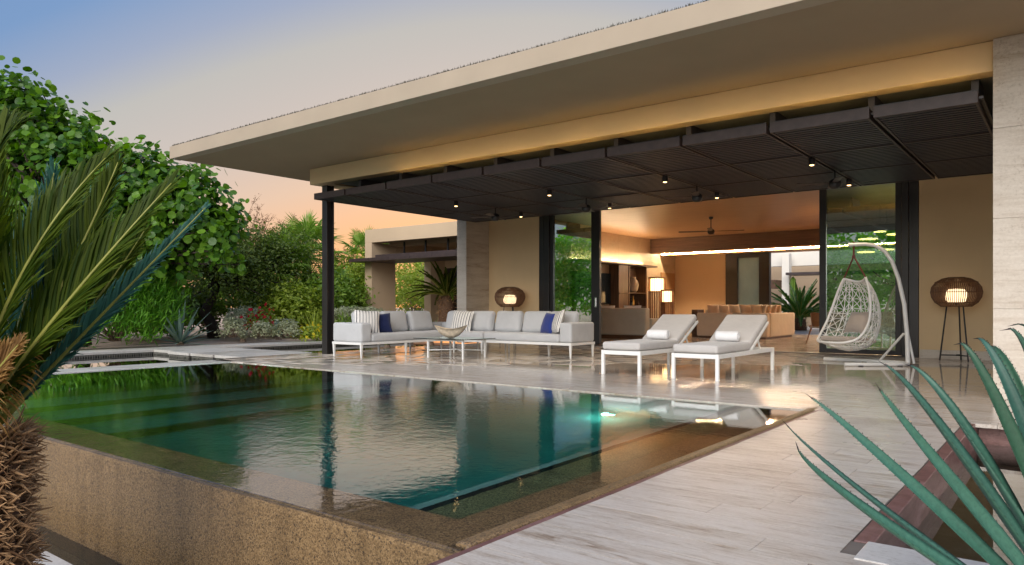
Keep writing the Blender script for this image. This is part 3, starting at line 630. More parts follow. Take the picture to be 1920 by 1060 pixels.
def sb(n, *b, r=.05, puff=.0, ax=2, jit=.006, mat='grey'):
    return MB().rbox(*b, r=r, puff=puff, ax=ax, jit=jit, seed=b[0] * 3 + b[2]).build(n, M[mat], sf, smooth=True)
sb('arm', XA + .01, XB - .005, YA + .005, YA + .27, .286, .655, r=.045)
sb('seat_cushion', XA + .06, XB - .005, YA + .275, 11.235, .286, .445, r=.05)
sb('seat_cushion', XA + .06, -9.5, 11.24, YB - .03, .286, .445, r=.05); sb('seat_cushion', -9.48, XD - .28, YC + .005, YB - .03, .286, .445, r=.05)
sb('arm', XD - .275, XD - .005, YC + .005, YB - .005, .286, .665, r=.045)
sb('back_rest', XA, XA + .13, YA + .28, YB - .005, .287, .62, r=.04); sb('back_rest', XA + .14, XD - .28, YB - .14, YB, .287, .62, r=.04)
def backc(cx, cy, w, face, tilt=14, h=.44, z=.44):
    m = MB().rbox(-w / 2, w / 2, -.085, .085, 0, h, r=.075, puff=.28, ax=1, jit=.012, seed=cx * 7 + cy)
    m.xf(Matrix.Translation((cx, cy, z)) @ Matrix.Rotation(face, 4, 'Z') @ Matrix.Rotation(R(-tilt), 4, 'X')); bc = m.build('back_cushion', M['grey'], sf, smooth=True)
    hw, hh = w / 2 - .002, h / 2 - .002; pp = []
    for qx, qz, a0 in ((hw - .07, hh - .07, 0), (-hw + .07, hh - .07, 90), (-hw + .07, -hh + .07, 180), (hw - .07, -hh + .07, 270)):
        for k in range(5): an = R(a0 + 22.5 * k); pp.append((qx + .072 * math.cos(an), 0, h / 2 + qz + .072 * math.sin(an)))
    MB().tube(pp, .006, 6, closed=True).xf(Matrix.Translation((cx, cy, z)) @ Matrix.Rotation(face, 4, 'Z') @ Matrix.Rotation(R(-tilt), 4, 'X')).build('piping', M['grey'], bc, smooth=True)
for y in (9.72, 10.45, 11.2): backc(XA + .26, y, .68, R(90))
for x in (-10.75, -10.05, -9.3, -8.58, -7.95): backc(x, YB - .26, .66 if x > -10.7 else .6, 0)
def throw(name, label, mat, cx, cy, cz, w, h, face, tilt=18, roll=0, group=None):
    m = MB().pillow(w, h, .17); o = m.build(name, M[mat], None, smooth=True)
    o.matrix_world = Matrix.Translation((cx, cy, cz)) @ Matrix.Rotation(face, 4, 'Z') @ Matrix.Rotation(R(-tilt), 4, 'X') @ Matrix.Rotation(R(roll), 4, 'Y')
    return tag(o, label, 'pillow', group)
G_ = 'throw pillows on the sectional sofa'
throw('throw_pillow', 'navy striped pillow against the left arm of the sectional sofa', 'stripe', -10.98, 9.50, .665, .50, .46, R(62), 16, 4, G_)
throw('throw_pillow', 'dark navy square pillow beside the leftmost striped pillow', 'navy', -10.98, 9.86, .63, .42, .40, R(58), 18, -4, G_)
throw('throw_pillow', 'striped pillow in the inner corner of the sectional sofa behind the bowl', 'stripe', -10.38, 11.62, .655, .50, .46, R(12), 18, 3, G_)
throw('throw_pillow', 'royal blue square pillow near the right arm of the sectional sofa', 'blue', -8.08, 11.58, .64, .42, .42, R(-22), 20, 2, G_)
throw('throw_pillow', 'striped pillow leaning on the right arm of the sectional sofa', 'stripe', -7.84, 11.52, .665, .50, .46, R(-40), 18, -8, G_)
# coffee table
ct = thing('coffee_table', 'smoked glass coffee table with white legs in front of the sofa', 'table', (-9.35, 10.25, 0))
bx('table_top', M['tglass'], ct, -10.0, -8.7, 9.8, 10.7, .352, .366, bevel=.003)
for x, y in ((-9.68, 9.88), (-8.8, 9.88), (-9.68, 10.5), (-8.8, 10.5)): leg_taper(MB(), x, y, 0, .351, .014, .017).build('leg', M['white'], ct)
MB().tube([(-9.68, 9.88, .14), (-9.24, 10.19, .155), (-8.8, 10.5, .14)], .009, 6).tube([(-8.8, 9.88, .14), (-9.24, 10.19, .16), (-9.68, 10.5, .14)], .009, 6).build('stretcher', M['white'], ct)
for q in (9.87, 10.485): bx('rail', M['white'], ct, -9.7, -8.78, q, q + .025, .32, .35)
# crescent bowl
m = MB(); vs = []; fs = []; NU, NV = 28, 10
for layer, th in ((0, 0), (1, .022)):
    for i in range(NU + 1):
        u = -1 + 2 * i / NU
        for j in range(NV + 1):
            a = -1 + 2 * j / NV; wd = .15 * (1 - abs(u) ** 2.4) ** .6 + .004
            dep = (.20 - .02) * (1 - abs(u) ** 2) * 1
            rim = .165 + .07 * abs(u) ** 1.7
            bot = .225 * abs(u) ** 2.2
            zz = bot + (rim + .012 - bot) * abs(a) ** 2.2 + (th if layer else 0) * (1 - abs(a) ** 4)
            vs.append((u * .31, a * wd * (1 - th * 3 * (1 if layer else 0)), zz))
    n0 = layer * (NU + 1) * (NV + 1)
    for i in range(NU):
        for j in range(NV):
            q = (n0 + i * (NV + 1) + j, n0 + (i + 1) * (NV + 1) + j, n0 + (i + 1) * (NV + 1) + j + 1, n0 + i * (NV + 1) + j + 1); fs.append(q if layer else q[::-1])
for i in range(NU):
    for j in (0, NV):
        a = i * (NV + 1) + j; b = a + NV + 1; k = (NU + 1) * (NV + 1); fs.append((a, b, b + k, a + k) if j else (b, a, a + k, b + k))
m.add(vs, fs); m.xf(Matrix.Translation((-9.35, 10.15, .367)) @ Matrix.Rotation(R(32), 4, 'Z')); tag(m.build('bowl', M['bowl'], None, smooth=True), 'bleached wooden crescent bowl on the coffee table', 'bowl')

# sun loungers
def lounger(x0, x1, y0, y1, label):
    t = thing('sun_lounger', label, 'sun lounger', ((x0 + x1) / 2, (y0 + y1) / 2, 0), 'white framed sun loungers')
    for x in (x0 + .022, x1 - .022):
        for y in (y0 + .022, y1 - .022): bx('leg', M['white'], t, x - .022, x + .022, y - .022, y + .022, 0, .345, bevel=.004)
    MB().box(x0 + .045, x1 - .045, y0 + .004, y0 + .04, .285, .342).box(x0 + .045, x1 - .045, y1 - .04, y1 - .004, .285, .342).box(x0 + .004, x0 + .04, y0 + .045, y1 - .045, .285, .342).box(x1 - .04, x1 - .004, y0 + .045, y1 - .045, .285, .342).build('frame', M['white'], t, bevel=.004)
    sl_ = MB(); yy = y0 + .1
    while yy < 10.15: sl_.box(x0 + .041, x1 - .041, yy, yy + .05, .325, .34); yy += .11
    tag(sl_.build('slats', M['white'], t), kind='stuff')
    MB().rbox(x0 + .012, x1 - .012, y0 + .0, 10.14, .352, .462, r=.035, puff=.04, jit=.004, seed=x0).build('seat_cushion', M['warmgrey'], t, smooth=True)
    a = math.atan2(.385, .735); L = .82; Mx = Matrix.Translation((0, 10.16, .36)) @ Matrix.Rotation(a, 4, 'X')
    MB().rbox(x0 + .012, x1 - .012, 0, L, .02, .125, r=.04, puff=.05, jit=.004, seed=x1).xf(Mx).build('back_cushion', M['warmgrey'], t, smooth=True)
    MB().box(x0 + .004, x0 + .035, -.03, L - .02, -.022, .012).box(x1 - .035, x1 - .004, -.03, L - .02, -.022, .012).box(x0 + .036, x1 - .036, L - .055, L - .02, -.02, .01).box(x0 + .036, x1 - .036, .3, .34, -.02, .01).xf(Mx).build('back_frame', M['white'], t, bevel=.003)
    for x in (x0 + .05, x1 - .05):
        p = Mx @ Vector((x, .36, -.01)); MB().beam(p, (x, 10.62, .33), .02, .02).build('support_strut', M['white'], t)
    return t
lounger(-5.32, -4.70, 8.92, 11.08, 'white framed grey sun lounger next to the sofa, farther from the swing chair')
lounger(-4.24, -3.59, 8.92, 11.10, 'white framed grey sun lounger nearest the swing chair')
def towel(x, y, label):
    m = MB(); n = 24; prof = []
    for s in range(5):
        pass
    L = .32; vs = []; fs = []; K = 30; segs = [0, .02, .06, .5, .94, .98, 1]
    for i, sx in enumerate(segs):
        rr = .075 * (1 if .03 < sx < .97 else (.93 if .01 < sx < .99 else .8))
        for k in range(K):
            a = 2 * math.pi * k / K; r_ = rr * (1 + .025 * math.cos(a * 2 + .6)); vs.append((L * (sx - .5), r_ * math.cos(a), r_ * math.sin(a) * .96))
    for i in range(len(segs) - 1):
        for k in range(K): fs.append((i * K + k, i * K + (k + 1) % K, (i + 1) * K + (k + 1) % K, (i + 1) * K + k))
    fs += [tuple(range(K - 1, -1, -1)), tuple((len(segs) - 1) * K + k for k in range(K))]
    m.add(vs, fs)
    sp = [(L * .5 + .001, (.012 + .006 * a) * math.cos(a), (.012 + .006 * a) * math.sin(a)) for a in [i * .35 for i in range(27)]]
    m.tube(sp, .004, 5); m.xf(Matrix.Translation((x, y, .54)) @ Matrix.Rotation(R(4), 4, 'Z'))
    tag(m.build('rolled_towel', M['towel'], None, smooth=True), label, 'towel', 'rolled white towels')
towel(-4.98, 10.02, 'rolled white towel on the lounger farther from the swing chair'); towel(-3.9, 10.02, 'rolled white towel on the lounger nearest the swing chair')

# hanging swing chair
sw = thing('swing_chair', 'white woven egg swing chair hanging from a curved white stand', 'swing chair', (-2.9, 13.15, 0))
base = Vector((-2.14, 13.25, .035))
MB().tube([(-3.54, 13.66, .03), (-2.6, 13.56, .03), (-2.32, 13.50, .03), (-2.18, 13.40, .03), base, (-2.16, 13.12, .03), (-2.26, 13.02, .03), (-2.93, 12.52, .03)], .03, 10).build('base', M['white'], sw, smooth=True, auto=50)
up = [base, (-2.15, 13.24, .5), (-2.19, 13.23, 1.0), (-2.27, 13.21, 1.42), (-2.36, 13.19, 1.7), (-2.47, 13.17, 1.88), (-2.6, 13.14, 1.97), (-2.75, 13.12, 2.0), (-3.0, 13.08, 2.0)]
MB().tube(up, [.035, .034, .033, .032, .031, .03, .03, .03, .03], 10).build('upright', M['white'], sw, smooth=True, auto=50)
MB().tube([(-2.62, 13.55, .04), (-2.2, 13.25, .52)], .02, 8).build('brace', M['white'], sw, smooth=True, auto=50); MB().tube([(-2.06, 13.31, .035), (-2.16, 13.26, .62)], .02, 8).build('brace', M['white'], sw, smooth=True, auto=50)
for q in ((-2.75, -2.68, 12.62, 12.68), (-2.9, -2.82, 13.55, 13.62), (-2.25, -2.18, 13.0, 13.06)): bx('foot_pad', M['black'], sw, *q, 0, .012)
chair = empty_part('seat_shell', sw)
Fv = Vector((-.52, -.854, 0)).normalized(); Sv = Vector((-Fv.y, Fv.x, 0)); Cc = Vector((-2.93, 13.10, .22))
def W3(p): return Cc + Fv * p[0] + Sv * p[1] + Vector((0, 0, p[2]))
def interp(P, t):
    n = len(P) - 1; x = t * n; i = min(int(x), n - 1); f = x - i
    p0 = Vector(P[max(i - 1, 0)]); p1 = Vector(P[i]); p2 = Vector(P[i + 1]); p3 = Vector(P[min(i + 2, n)])
    return .5 * ((2 * p1) + (p2 - p0) * f + (2 * p0 - 5 * p1 + 4 * p2 - p3) * f * f + (3 * p1 - p0 - 3 * p2 + p3) * f ** 3)
RIM = [(-.03, .23, 1.22), (.0, .32, 1.02), (.05, .40, .74), (.15, .445, .46), (.32, .42, .24), (.48, .28, .16), (.54, 0.0, .15)]
BAK = [(-.13, 0, 1.16), (-.31, 0, 1.0), (-.42, 0, .72), (-.42, 0, .40), (-.27, 0, .10), (.08, 0, 0.0), (.50, 0, .10)]
def shell(v, w):
    r = interp(RIM, v); b = interp(BAK, v); c = 1 - math.cos(w * math.pi / 2); s = math.sin(w * math.pi / 2)
    return Vector((b.x + (r.x - b.x) * c, r.y * s, b.z + (r.z - b.z) * c))
rimR = [W3(interp(RIM, i / 30)) for i in range(31)]; rimL = [W3(Vector((p.x, -p.y, p.z))) for p in [interp(RIM, i / 30) for i in range(31)]]
top = [W3((-.03 - .10 * math.sin(math.pi * i / 8), .23 - .46 * i / 8, 1.22 - .06 * math.sin(math.pi * i / 8))) for i in range(1, 8)]
loop = rimR[::-1] + top + rimL[:-1]
MB().tube(loop, .021, 8, closed=True).build('rim', M['white'], chair, smooth=True)
lat = MB(); NVv, NWw = 10, 10; rr = random.Random(11); P = {}
for i in range(NVv + 1):
    for j in range(NWw + 1): P[i, j] = W3(shell(i / NVv * .985, -1 + 2 * j / NWw))
def strand(a, b, r=.0065):
    lat.tube([a, b], r, 4)
for i in range(NVv):
    for j in range(NWw):
        v = (i + .5 + rr.uniform(-.15, .15)) / NVv * .985; wv = -1 + 2 * (j + .5 + rr.uniform(-.15, .15)) / NWw; c = W3(shell(v, wv))
        mids = [W3(shell((i + a) / NVv * .985, -1 + 2 * (j + b) / NWw)) for a, b in ((0, .5), (.5, 0), (1, .5), (.5, 1))]
        for q in (P[i, j], P[i + 1, j], P[i, j + 1], P[i + 1, j + 1], *mids): strand(c, q)
        strand(mids[0], mids[2], .0055)
lat.build('woven_lattice', M['rope'], chair)
rib = MB()
for j in range(0, NWw + 1, 2): rib.tube([P[i, j] for i in range(NVv + 1)], .008, 5)
for i in (4, 8): rib.tube([P[i, j] for j in range(NWw + 1)], .007, 5)
rib.build('rib', M['rope'], chair)
hang = Vector((-2.92, 13.09, 2.0)); knot = hang + Vector((0, 0, -.2))
MB().tube([hang + Vector((0, 0, .045)), knot], .017, 6).tube([knot + Vector((0, 0, .02)), knot + Vector((0, 0, -.03))], .028, 8).tube([knot, rimR[0]], .013, 6).tube([knot, rimL[0]], .013, 6).build('strap', M['red_strap'], sw)
def cush(pts_f, w, th, nm):
    m = MB().rbox(-w / 2, w / 2, 0, pts_f, 0, th, r=.035, puff=.15, jit=.006); return m
m = cush(.62, .62, .08, 'x'); m.xf(Matrix.Translation(W3((.42, 0, .17))) @ Matrix.Rotation(math.atan2(Fv.x, -Fv.y) , 4, 'Z') @ Matrix.Rotation(R(-3), 4, 'X')); m.build('seat_cushion', M['beige'], chair, smooth=True)
m = MB().pillow(.44, .40, .15); m.xf(Matrix.Translation(W3((-.12, -.02, .48))) @ Matrix.Rotation(math.atan2(Fv.x, -Fv.y), 4, 'Z') @ Matrix.Rotation(R(-28), 4, 'X')); m.build('back_cushion', M['beige'], chair, smooth=True)

# wicker floor lamps
def floor_lamp(x, y, rz, label):
    t = thing('floor_lamp', label, 'lamp', (x, y, 0), 'wicker floor lamps'); OFF[t.name] = Vector()
    t.rotation_euler = (0, 0, rz)
    cage = MB(); N = 150; prof = [(.24, .965), (.335, 1.04), (.385, 1.13), (.40, 1.22), (.385, 1.31), (.32, 1.40), (.22, 1.46), (.13, 1.48)]
    for k in range(N):
        a = 2 * math.pi * k / N + (.01 if k % 2 else -.01); cage.tube([(r * math.cos(a), r * math.sin(a), z) for r, z in prof], .0042, 4)
    for r, z in ((.24, .965), (.40, 1.22), (.13, 1.48), (.33, 1.395), (.33, 1.035)): cage.tube([(r * math.cos(2 * math.pi * i / 40), r * math.sin(2 * math.pi * i / 40), z) for i in range(40)], .006, 5, closed=True)
    cage.lathe([(0.0, 1.478), (.13, 1.478), (.13, 1.484), (0.0, 1.484)], 24); cage.build('shade', M['wicker'], t, local=True)
    MB().lathe([(0, 1.03), (.12, 1.035), (.16, 1.08), (.17, 1.15), (.16, 1.22), (.12, 1.27), (0, 1.28)], 28).build('bulb_drum', M['drum'], t, smooth=True, local=True)
    for a in (R(200), R(320), R(80)):
        MB().tube([(.15 * math.cos(a), .15 * math.sin(a), .97), (.26 * math.cos(a), .26 * math.sin(a), 0)], [.012, .014], 8).build('leg', M['bronze'], t, local=True)
    st = MB(); ps = [(.245 * math.cos(a), .245 * math.sin(a), .1) for a in (R(200), R(320), R(80))]
    for p in ps: st.beam(p, (0, 0, .1), .03, .02)
    MB().tube([(0, 0, 1.0), (0, 0, 1.04)], .02, 8).join(MB().lathe([(.0, .962), (.245, .962), (.245, .972), (0, .972)], 24)).build('socket', M['bronze'], t, local=True)
    st.build('stretcher', M['bronze'], t, local=True)
    return t
floor_lamp(-1.66, 15.0, 0, 'wicker globe floor lamp on black tripod beside the swing chair'); floor_lamp(-11.7, 14.98, .4, 'wicker globe floor lamp glowing behind the sectional sofa')

# canopy spotlights and fans
pos_x = [-2.95, -5.22, -7.49, -9.76]; names = ['first', 'second', 'third', 'fourth']
for i, x in enumerate(pos_x):
    for j, y in enumerate((10.75, 12.9)):
        t = thing('spotlight', '%s lit canopy spotlight counted from the right, %s row' % (names[i], ('near', 'far')[j]), 'spotlight', (x, y, 3.0), 'small lit spotlights under the canopy'); OFF[t.name] = Vector()
        MB().lathe([(.0, .07), (.042, .07), (.045, .06), (.045, -.03), (.038, -.03), (.036, -.02), (0, -.02)], 20).join(MB().tube([(0, 0, .07), (0, 0, .135)], .012, 8)).build('housing', M['bronze'], t, smooth=True, auto=30, local=True)
        MB().lathe([(0, -.04), (.02, -.038), (.03, -.031), (.034, -.021), (0, -.021)], 16).build('lens', M['lens'], t, local=True)
        l = bpy.data.lights.new('spot_beam', 'SPOT'); l.energy = 28; l.specular_factor = .06; l.color = (1, .76, .5); l.spot_size = R(100); l.spot_blend = .9; l.shadow_soft_size = .04
        lo = bpy.data.objects.new('spot_beam', l); COL.objects.link(lo); lo.parent = t; lo.location = (0, 0, -.06)
def fan(loc, label, top, bl=.62, group=None):
    t = thing('ceiling_fan', label, 'ceiling fan', loc, group); OFF[t.name] = Vector()
    MB().tube([(0, 0, .06), (0, 0, top)], .014, 8).join(MB().lathe([(0, top), (.06, top), (.05, top - .05), (.02, top - .07)], 16)).build('downrod', M['black'], t, smooth=True, auto=40, local=True)
    MB().lathe([(0, -.09), (.05, -.085), (.085, -.05), (.095, -.02), (.09, .03), (.05, .065), (0, .07)], 20).build('motor', M['black'], t, smooth=True, local=True)
    for k in range(4):
        a = R(20 + 90 * k); m = MB().add([(.08, -.02, 0), (.2, -.055, -.008), (bl, -.06, -.012), (bl + .02, 0, 0), (bl, .06, .012), (.2, .055, .008), (.08, .02, 0)] + [(.08, -.02, .008), (.2, -.055, 0), (bl, -.06, -.004), (bl + .02, 0, .008), (bl, .06, .02), (.2, .055, .016), (.08, .02, .008)],
            [tuple(range(6, -1, -1)), tuple(range(7, 14))] + [(i, (i + 1) % 7, 7 + (i + 1) % 7, 7 + i) for i in range(7)])
        m.xf(Matrix.Rotation(a, 4, 'Z')); m.build('blade', M['panelm'], t, local=True)
    return t
for i, x in enumerate(pos_x): fan((x, 12.0, 2.88), '%s dark canopy ceiling fan counted from the right' % names[i], .54 - .0, .55, 'dark fans under the canopy')
fan((-7.83, 18.93, 3.02), 'dark ceiling fan below the wooden ceiling of the living room', .39, .85)

# ================================================================== the living room
def sofa_cush(m, *a, **k): return m
t = thing('sofa', 'grey high backed sofa seen from behind, next to the left glass door', 'sofa', (-10.4, 19.5, 0))
MB().rbox(-11.9, -9.95, 19.2, 19.5, .12, .93, r=.05, jit=.004).build('backrest', M['sofagrey'], t, smooth=True); MB().rbox(-11.9, -9.95, 19.51, 20.3, .12, .45, r=.06).build('seat', M['sofagrey'], t, smooth=True); MB().rbox(-10.1, -9.9, 19.52, 20.3, .12, .62, r=.05).build('arm', M['sofagrey'], t, smooth=True)
bx('plinth', M['walnut'], t, -11.85, -10.0, 19.25, 20.25, 0, .12)
for i, x in enumerate((-11.5, -10.6)):
    m = MB().pillow(.6, .42, .18); o = m.build('white_cushion', M['towel'], None, smooth=True); o.matrix_world = Matrix.Translation((x, 19.62, .80)); tag(o, ('white cushion above the grey indoor sofa, closer to the glass door', 'white cushion above the grey indoor sofa, closer to the shelves')[i], 'cushion')
t = thing('corner_sofa', 'tan L-shaped indoor sofa seen from behind the loungers', 'sofa', (-8, 22, 0))
MB().rbox(-9.35, -7.15, 21.45, 21.72, .06, .78, r=.05, jit=.004).build('backrest', M['sofatan'], t, smooth=True); MB().rbox(-7.4, -7.13, 21.73, 24.1, .06, .78, r=.05, jit=.004).build('backrest', M['sofatan'], t, smooth=True)
MB().rbox(-9.35, -7.42, 21.73, 22.6, .06, .42, r=.06).build('seat', M['sofatan'], t, smooth=True); MB().rbox(-8.3, -7.42, 22.61, 24.1, .06, .42, r=.06).build('seat', M['sofatan'], t, smooth=True); bx('plinth', M['walnut'], t, -9.3, -7.2, 21.5, 24.0, 0, .06)
for i in range(5):
    x = -8.95 + .34 * i; m = MB().pillow(.40, .42, .17); o = m.build('leather_cushion', M['leather'], None, smooth=True); o.matrix_world = Matrix.Translation((x, 21.85 + .05 * (i % 2), .83)) @ Matrix.Rotation(R(48 + 6 * (i % 3)), 4, 'Z') @ Matrix.Rotation(R(-12), 4, 'X'); tag(o, '%s brown cushion from the left along the tan sofa back' % ('first', 'second', 'third', 'fourth', 'fifth')[i], 'cushion', 'brown cushions on the tan sofa')
for i in range(4):
    y = 22.1 + .48 * i; m = MB().pillow(.46, .42, .2); o = m.build('leather_cushion', M['leather'], None, smooth=True); o.matrix_world = Matrix.Translation((-7.52, y, .83)) @ Matrix.Rotation(R(-52 - 6 * (i % 2)), 4, 'Z') @ Matrix.Rotation(R(-12), 4, 'X'); tag(o, '%s brown cushion from the near corner of the short sofa side' % ('first', 'second', 'third', 'fourth')[i], 'cushion', 'brown cushions on the tan sofa')
t = thing('cabinet', 'dark wooden cabinet end left of the brown cushions', 'cabinet', (-9.8, 22.6, 0)); bx('body', M['walnut'], t, -9.75, -9.55, 22.0, 22.5, .0, .88); bx('panel', M['sofagrey'], t, -9.54, -9.2, 22.6, 22.7, .0, .86)
# shelf unit along the left wall
t = thing('shelf_unit', 'dark walnut wall shelf unit with open niches beside the television', 'shelf', (-12, 22, 0))
bx('top_board', M['walnut'], t, -12.19, -11.72, 18.5, 23.55, 2.36, 2.42); bx('door_front', M['walnut_v'], t, -12.19, -11.82, 20.95, 21.6, .9, 2.355); bx('side_panel', M['walnut_v'], t, -12.19, -11.8, 22.82, 22.9, 0, 2.355); bx('side_panel', M['walnut_v'], t, -12.19, -11.8, 21.605, 21.66, 0, 2.355)
for z in (.62, .95, 1.42, 1.45): bx('shelf', M['walnut'], t, -12.19, -11.8, 21.665, 22.815, z, z + .03 if z < 1.44 else z + .005, bevel=.003)
bx('light_strip', M['led_shelf'], t, -12.1, -12.085, 18.6, 23.3, 2.421, 2.43, bevel=0); bx('back_panel', M['walnut'], t, -12.195, -12.17, 21.67, 22.81, 0, 2.35, bevel=0); bx('base_cabinet', M['walnut_v'], t, -12.19, -11.82, 18.6, 21.6, 0, .6)
for i in range(5): bx('mid_shelf', M['walnut'], t, -12.19, -11.79, 20.96, 21.6, 1.4, 1.43) if i == 0 else None
m = bx('television', M['tv'], None, -12.19, -12.08, 18.7, 20.88, 1.06, 2.06, bevel=.005); tag(m, 'flat black wall television left of the shelf unit', 'television')
m = MB().lathe([(0, 0), (.1, 0), (.17, .1), (.2, .25), (.17, .38), (.1, .46), (.09, .5), (.11, .52), (.1, .525), (.075, .5), (0, .48)], 24, (-11.95, 22.15, 1.456)); tag(m.build('vase', M['vase'], None, smooth=True), 'round clay vase in the upper shelf niche', 'vase')
for i, (y, h, c) in enumerate(((21.95, .28, 'tv'), (22.1, .36, 'gold'), (22.45, .2, 'walnut'))):
    m = MB().lathe([(0, 0), (.045, 0), (.05, .02), (.05, h * .6), (.018, h * .75), (.018, h), (0, h)], 14, (-11.92, y, .982)); tag(m.build('bottle', M[c], None, smooth=True), ('dark bottle at the left of the middle shelf', 'brass bottle on the middle shelf', 'short brown bottle at the right of the middle shelf')[i], 'bottle')
def lantern(x, y, r, z0, z1, zb, label):
    t = thing('floor_lantern', label, 'lamp', (x, y, 0), 'wooden slatted floor lanterns'); OFF[t.name] = Vector()
    for k in range(22):
        a = 2 * math.pi * k / 22; bx_ = MB().beam((r * math.cos(a), r * math.sin(a), 0), (r * math.cos(a), r * math.sin(a), z1), .018, .022, (math.cos(a), math.sin(a), 0)); bx_.build('slat', M['oak'], t, local=True)
    for z in (.02, zb, z1 - .02): MB().lathe([(r - .03, z), (r + .018, z), (r + .018, z + .025), (r - .03, z + .025), (r - .03, z)], 28).build('hoop', M['oak'], t, local=True)
    MB().lathe([(0, z0), (r - .05, z0), (r - .05, z1 - .05), (0, z1 - .05)], 24).build('lit_drum', M['lantern'], t, smooth=True, auto=40, local=True)
lantern(-11.35, 22.75, .28, 1.52, 1.98, 1.48, 'taller lit wooden slat lantern beside the shelf unit'); lantern(-10.9, 22.6, .21, 1.14, 1.54, 1.1, 'shorter lit wooden slat lantern in front of the tall one')
t = thing('side_table', 'small dark wooden side table below the lanterns', 'table', (-10.2, 20.6, 0)); bx('top', M['walnut'], t, -10.35, -9.75, 21.2, 21.7, .5, .56); bx('base', M['walnut'], t, -10.2, -9.9, 21.35, 21.55, 0, .5)
m = MB().rbox(-10.2, -9.85, 21.3, 21.6, .562, .64, r=.03); tag(m.build('blue_book', M['book'], None, smooth=True), 'blue book stack on the small side table', 'book')
# pendant lamp of brass discs
t = thing('pendant_lamp', 'brass disc pendant lamp glowing behind the right glass door', 'lamp', (-3.7, 19.5, 3.42)); OFF[t.name] = Vector((-3.7, 19.5, 3.42))
for (x, z, r) in ((-4.02, 2.30, .2), (-3.98, 2.62, .22), (-3.62, 2.36, .17), (-3.42, 2.74, .24), (-3.3, 2.55, .2), (-3.75, 2.8, .14)):
    d = MB().lathe([(0, .02), (r * .6, .012), (r, 0), (r, -.012), (0, -.012)], 24, (x, 19.5 + (x + 3.7) * .8, z)).build('disc', M['disc'], t, smooth=True, auto=40); MB().tube([(x, 19.5 + (x + 3.7) * .8, z), (x, 19.5 + (x + 3.7) * .8, 3.42)], .006, 5).build('rod', M['black'], d)
def dining_chair(x, y, rz, label):
    t = thing('dining_chair', label, 'chair', (x, y, 0), 'wooden dining chairs', rz); OFF[t.name] = Vector()
    for sx, sy in ((-1, -1), (1, -1), (-1, 1), (1, 1)): MB().tube([(sx * .2, sy * .2, .42), (sx * .29, sy * .29, 0)], [.022, .014], 8).build('leg', M['oak'], t, local=True)
    MB().rbox(-.26, .26, -.25, .25, .42, .5, r=.04).build('seat', M['beige'], t, smooth=True, local=True)
    vs = []; fs = []
    for i in range(17):
        a = R(-20 + 220 * i / 16); h = .62 + .2 * math.sin(max(0, min(1, i / 16)) * math.pi)
        for rr_, z in ((.27, .46), (.31, h), (.285, h), (.245, .46)): vs.append((rr_ * math.cos(a), rr_ * math.sin(a), z))
    for i in range(16):
        for k in range(4): fs.append((i * 4 + k, i * 4 + (k + 1) % 4, i * 4 + 4 + (k + 1) % 4, i * 4 + 4 + k))
    MB().add(vs, fs).build('backrest', M['oak'], t, smooth=True, auto=40, local=True)
dining_chair(-5.1, 19.6, 2.6, 'wooden shell dining chair just left of the swing chair'); dining_chair(-6.7, 26.9, .8, 'upholstered dining chair under the courtyard palm')
# courtyard buildings
t = thing('courtyard_house', 'cream walled house with white column across the courtyard', 'building', (-11, 37, 0))
bx('wall', M['white_pl'], t, -12.2, -10.2, 29.2, 29.5, -.01, 3.0, bevel=0); bx('column', M['white_pl'], t, -11.35, -11.0, 36.2, 36.6, -.01, 3.6, bevel=.01); bx('wall', M['pav'], t, -13.5, 0, 39.2, 39.6, -.01, 3.8, bevel=0); bx('lintel', M['white_pl'], t, -13.5, 0, 37.0, 37.4, 3.0, 3.8, bevel=.01); bx('canopy', M['panelm'], t, -10.98, 0, 35.6, 37.0, 2.5, 2.62); bx('low_roof', M['walnut'], t, -13.2, -11.6, 36.0, 38, 1.9, 2.3)

# ================================================================== plants
TPL = {
 'round': (np.array([(0, 0, 0), (.5, 0, .04), (.36, .36, .07), (0, .5, .05), (-.36, .36, .07), (-.5, 0, .04), (-.36, -.36, .07), (0, -.5, .05), (.36, -.36, .07)]), np.array([(0, i, i % 8 + 1) for i in range(1, 9)])),
 'oval': (np.array([(0, -.5, 0), (.24, -.1, .05), (.17, .28, .05), (0, .5, -.03), (-.17, .28, .05), (-.24, -.1, .05)]), np.array([(0, 1, 3), (1, 2, 3), (0, 3, 5), (3, 4, 5)])),
 'lance': (np.array([(0, 0, 0), (.07, .45, .03), (0, 1, -.06), (-.07, .45, .03)]), np.array([(0, 1, 2), (0, 2, 3)])),
 'blade': (np.array([(.03, 0, 0), (-.03, 0, 0), (.022, .55, .0), (-.022, .55, .0), (0, 1, -.12)]), np.array([(0, 2, 1), (1, 2, 3), (2, 4, 3)])),
}
def scatter(P, Nn, size, tpl, spin=None):
    tv, tf = TPL[tpl]; n = len(P)
    Nn = Nn / np.maximum(np.linalg.norm(Nn, axis=1, keepdims=True), 1e-6)
    a = np.random.randn(n, 3)
    if spin is not None: a = spin
    T = a - Nn * np.sum(a * Nn, axis=1, keepdims=True); T /= np.maximum(np.linalg.norm(T, axis=1, keepdims=True), 1e-6); B = np.cross(T, Nn)
    V = P[:, None, :] + size[:, None, None] * (tv[None, :, 0, None] * B[:, None, :] + tv[None, :, 1, None] * T[:, None, :] + tv[None, :, 2, None] * Nn[:, None, :])
    F = (tf[None] + (np.arange(n) * len(tv))[:, None, None]).reshape(-1, 3); return V.reshape(-1, 3), F
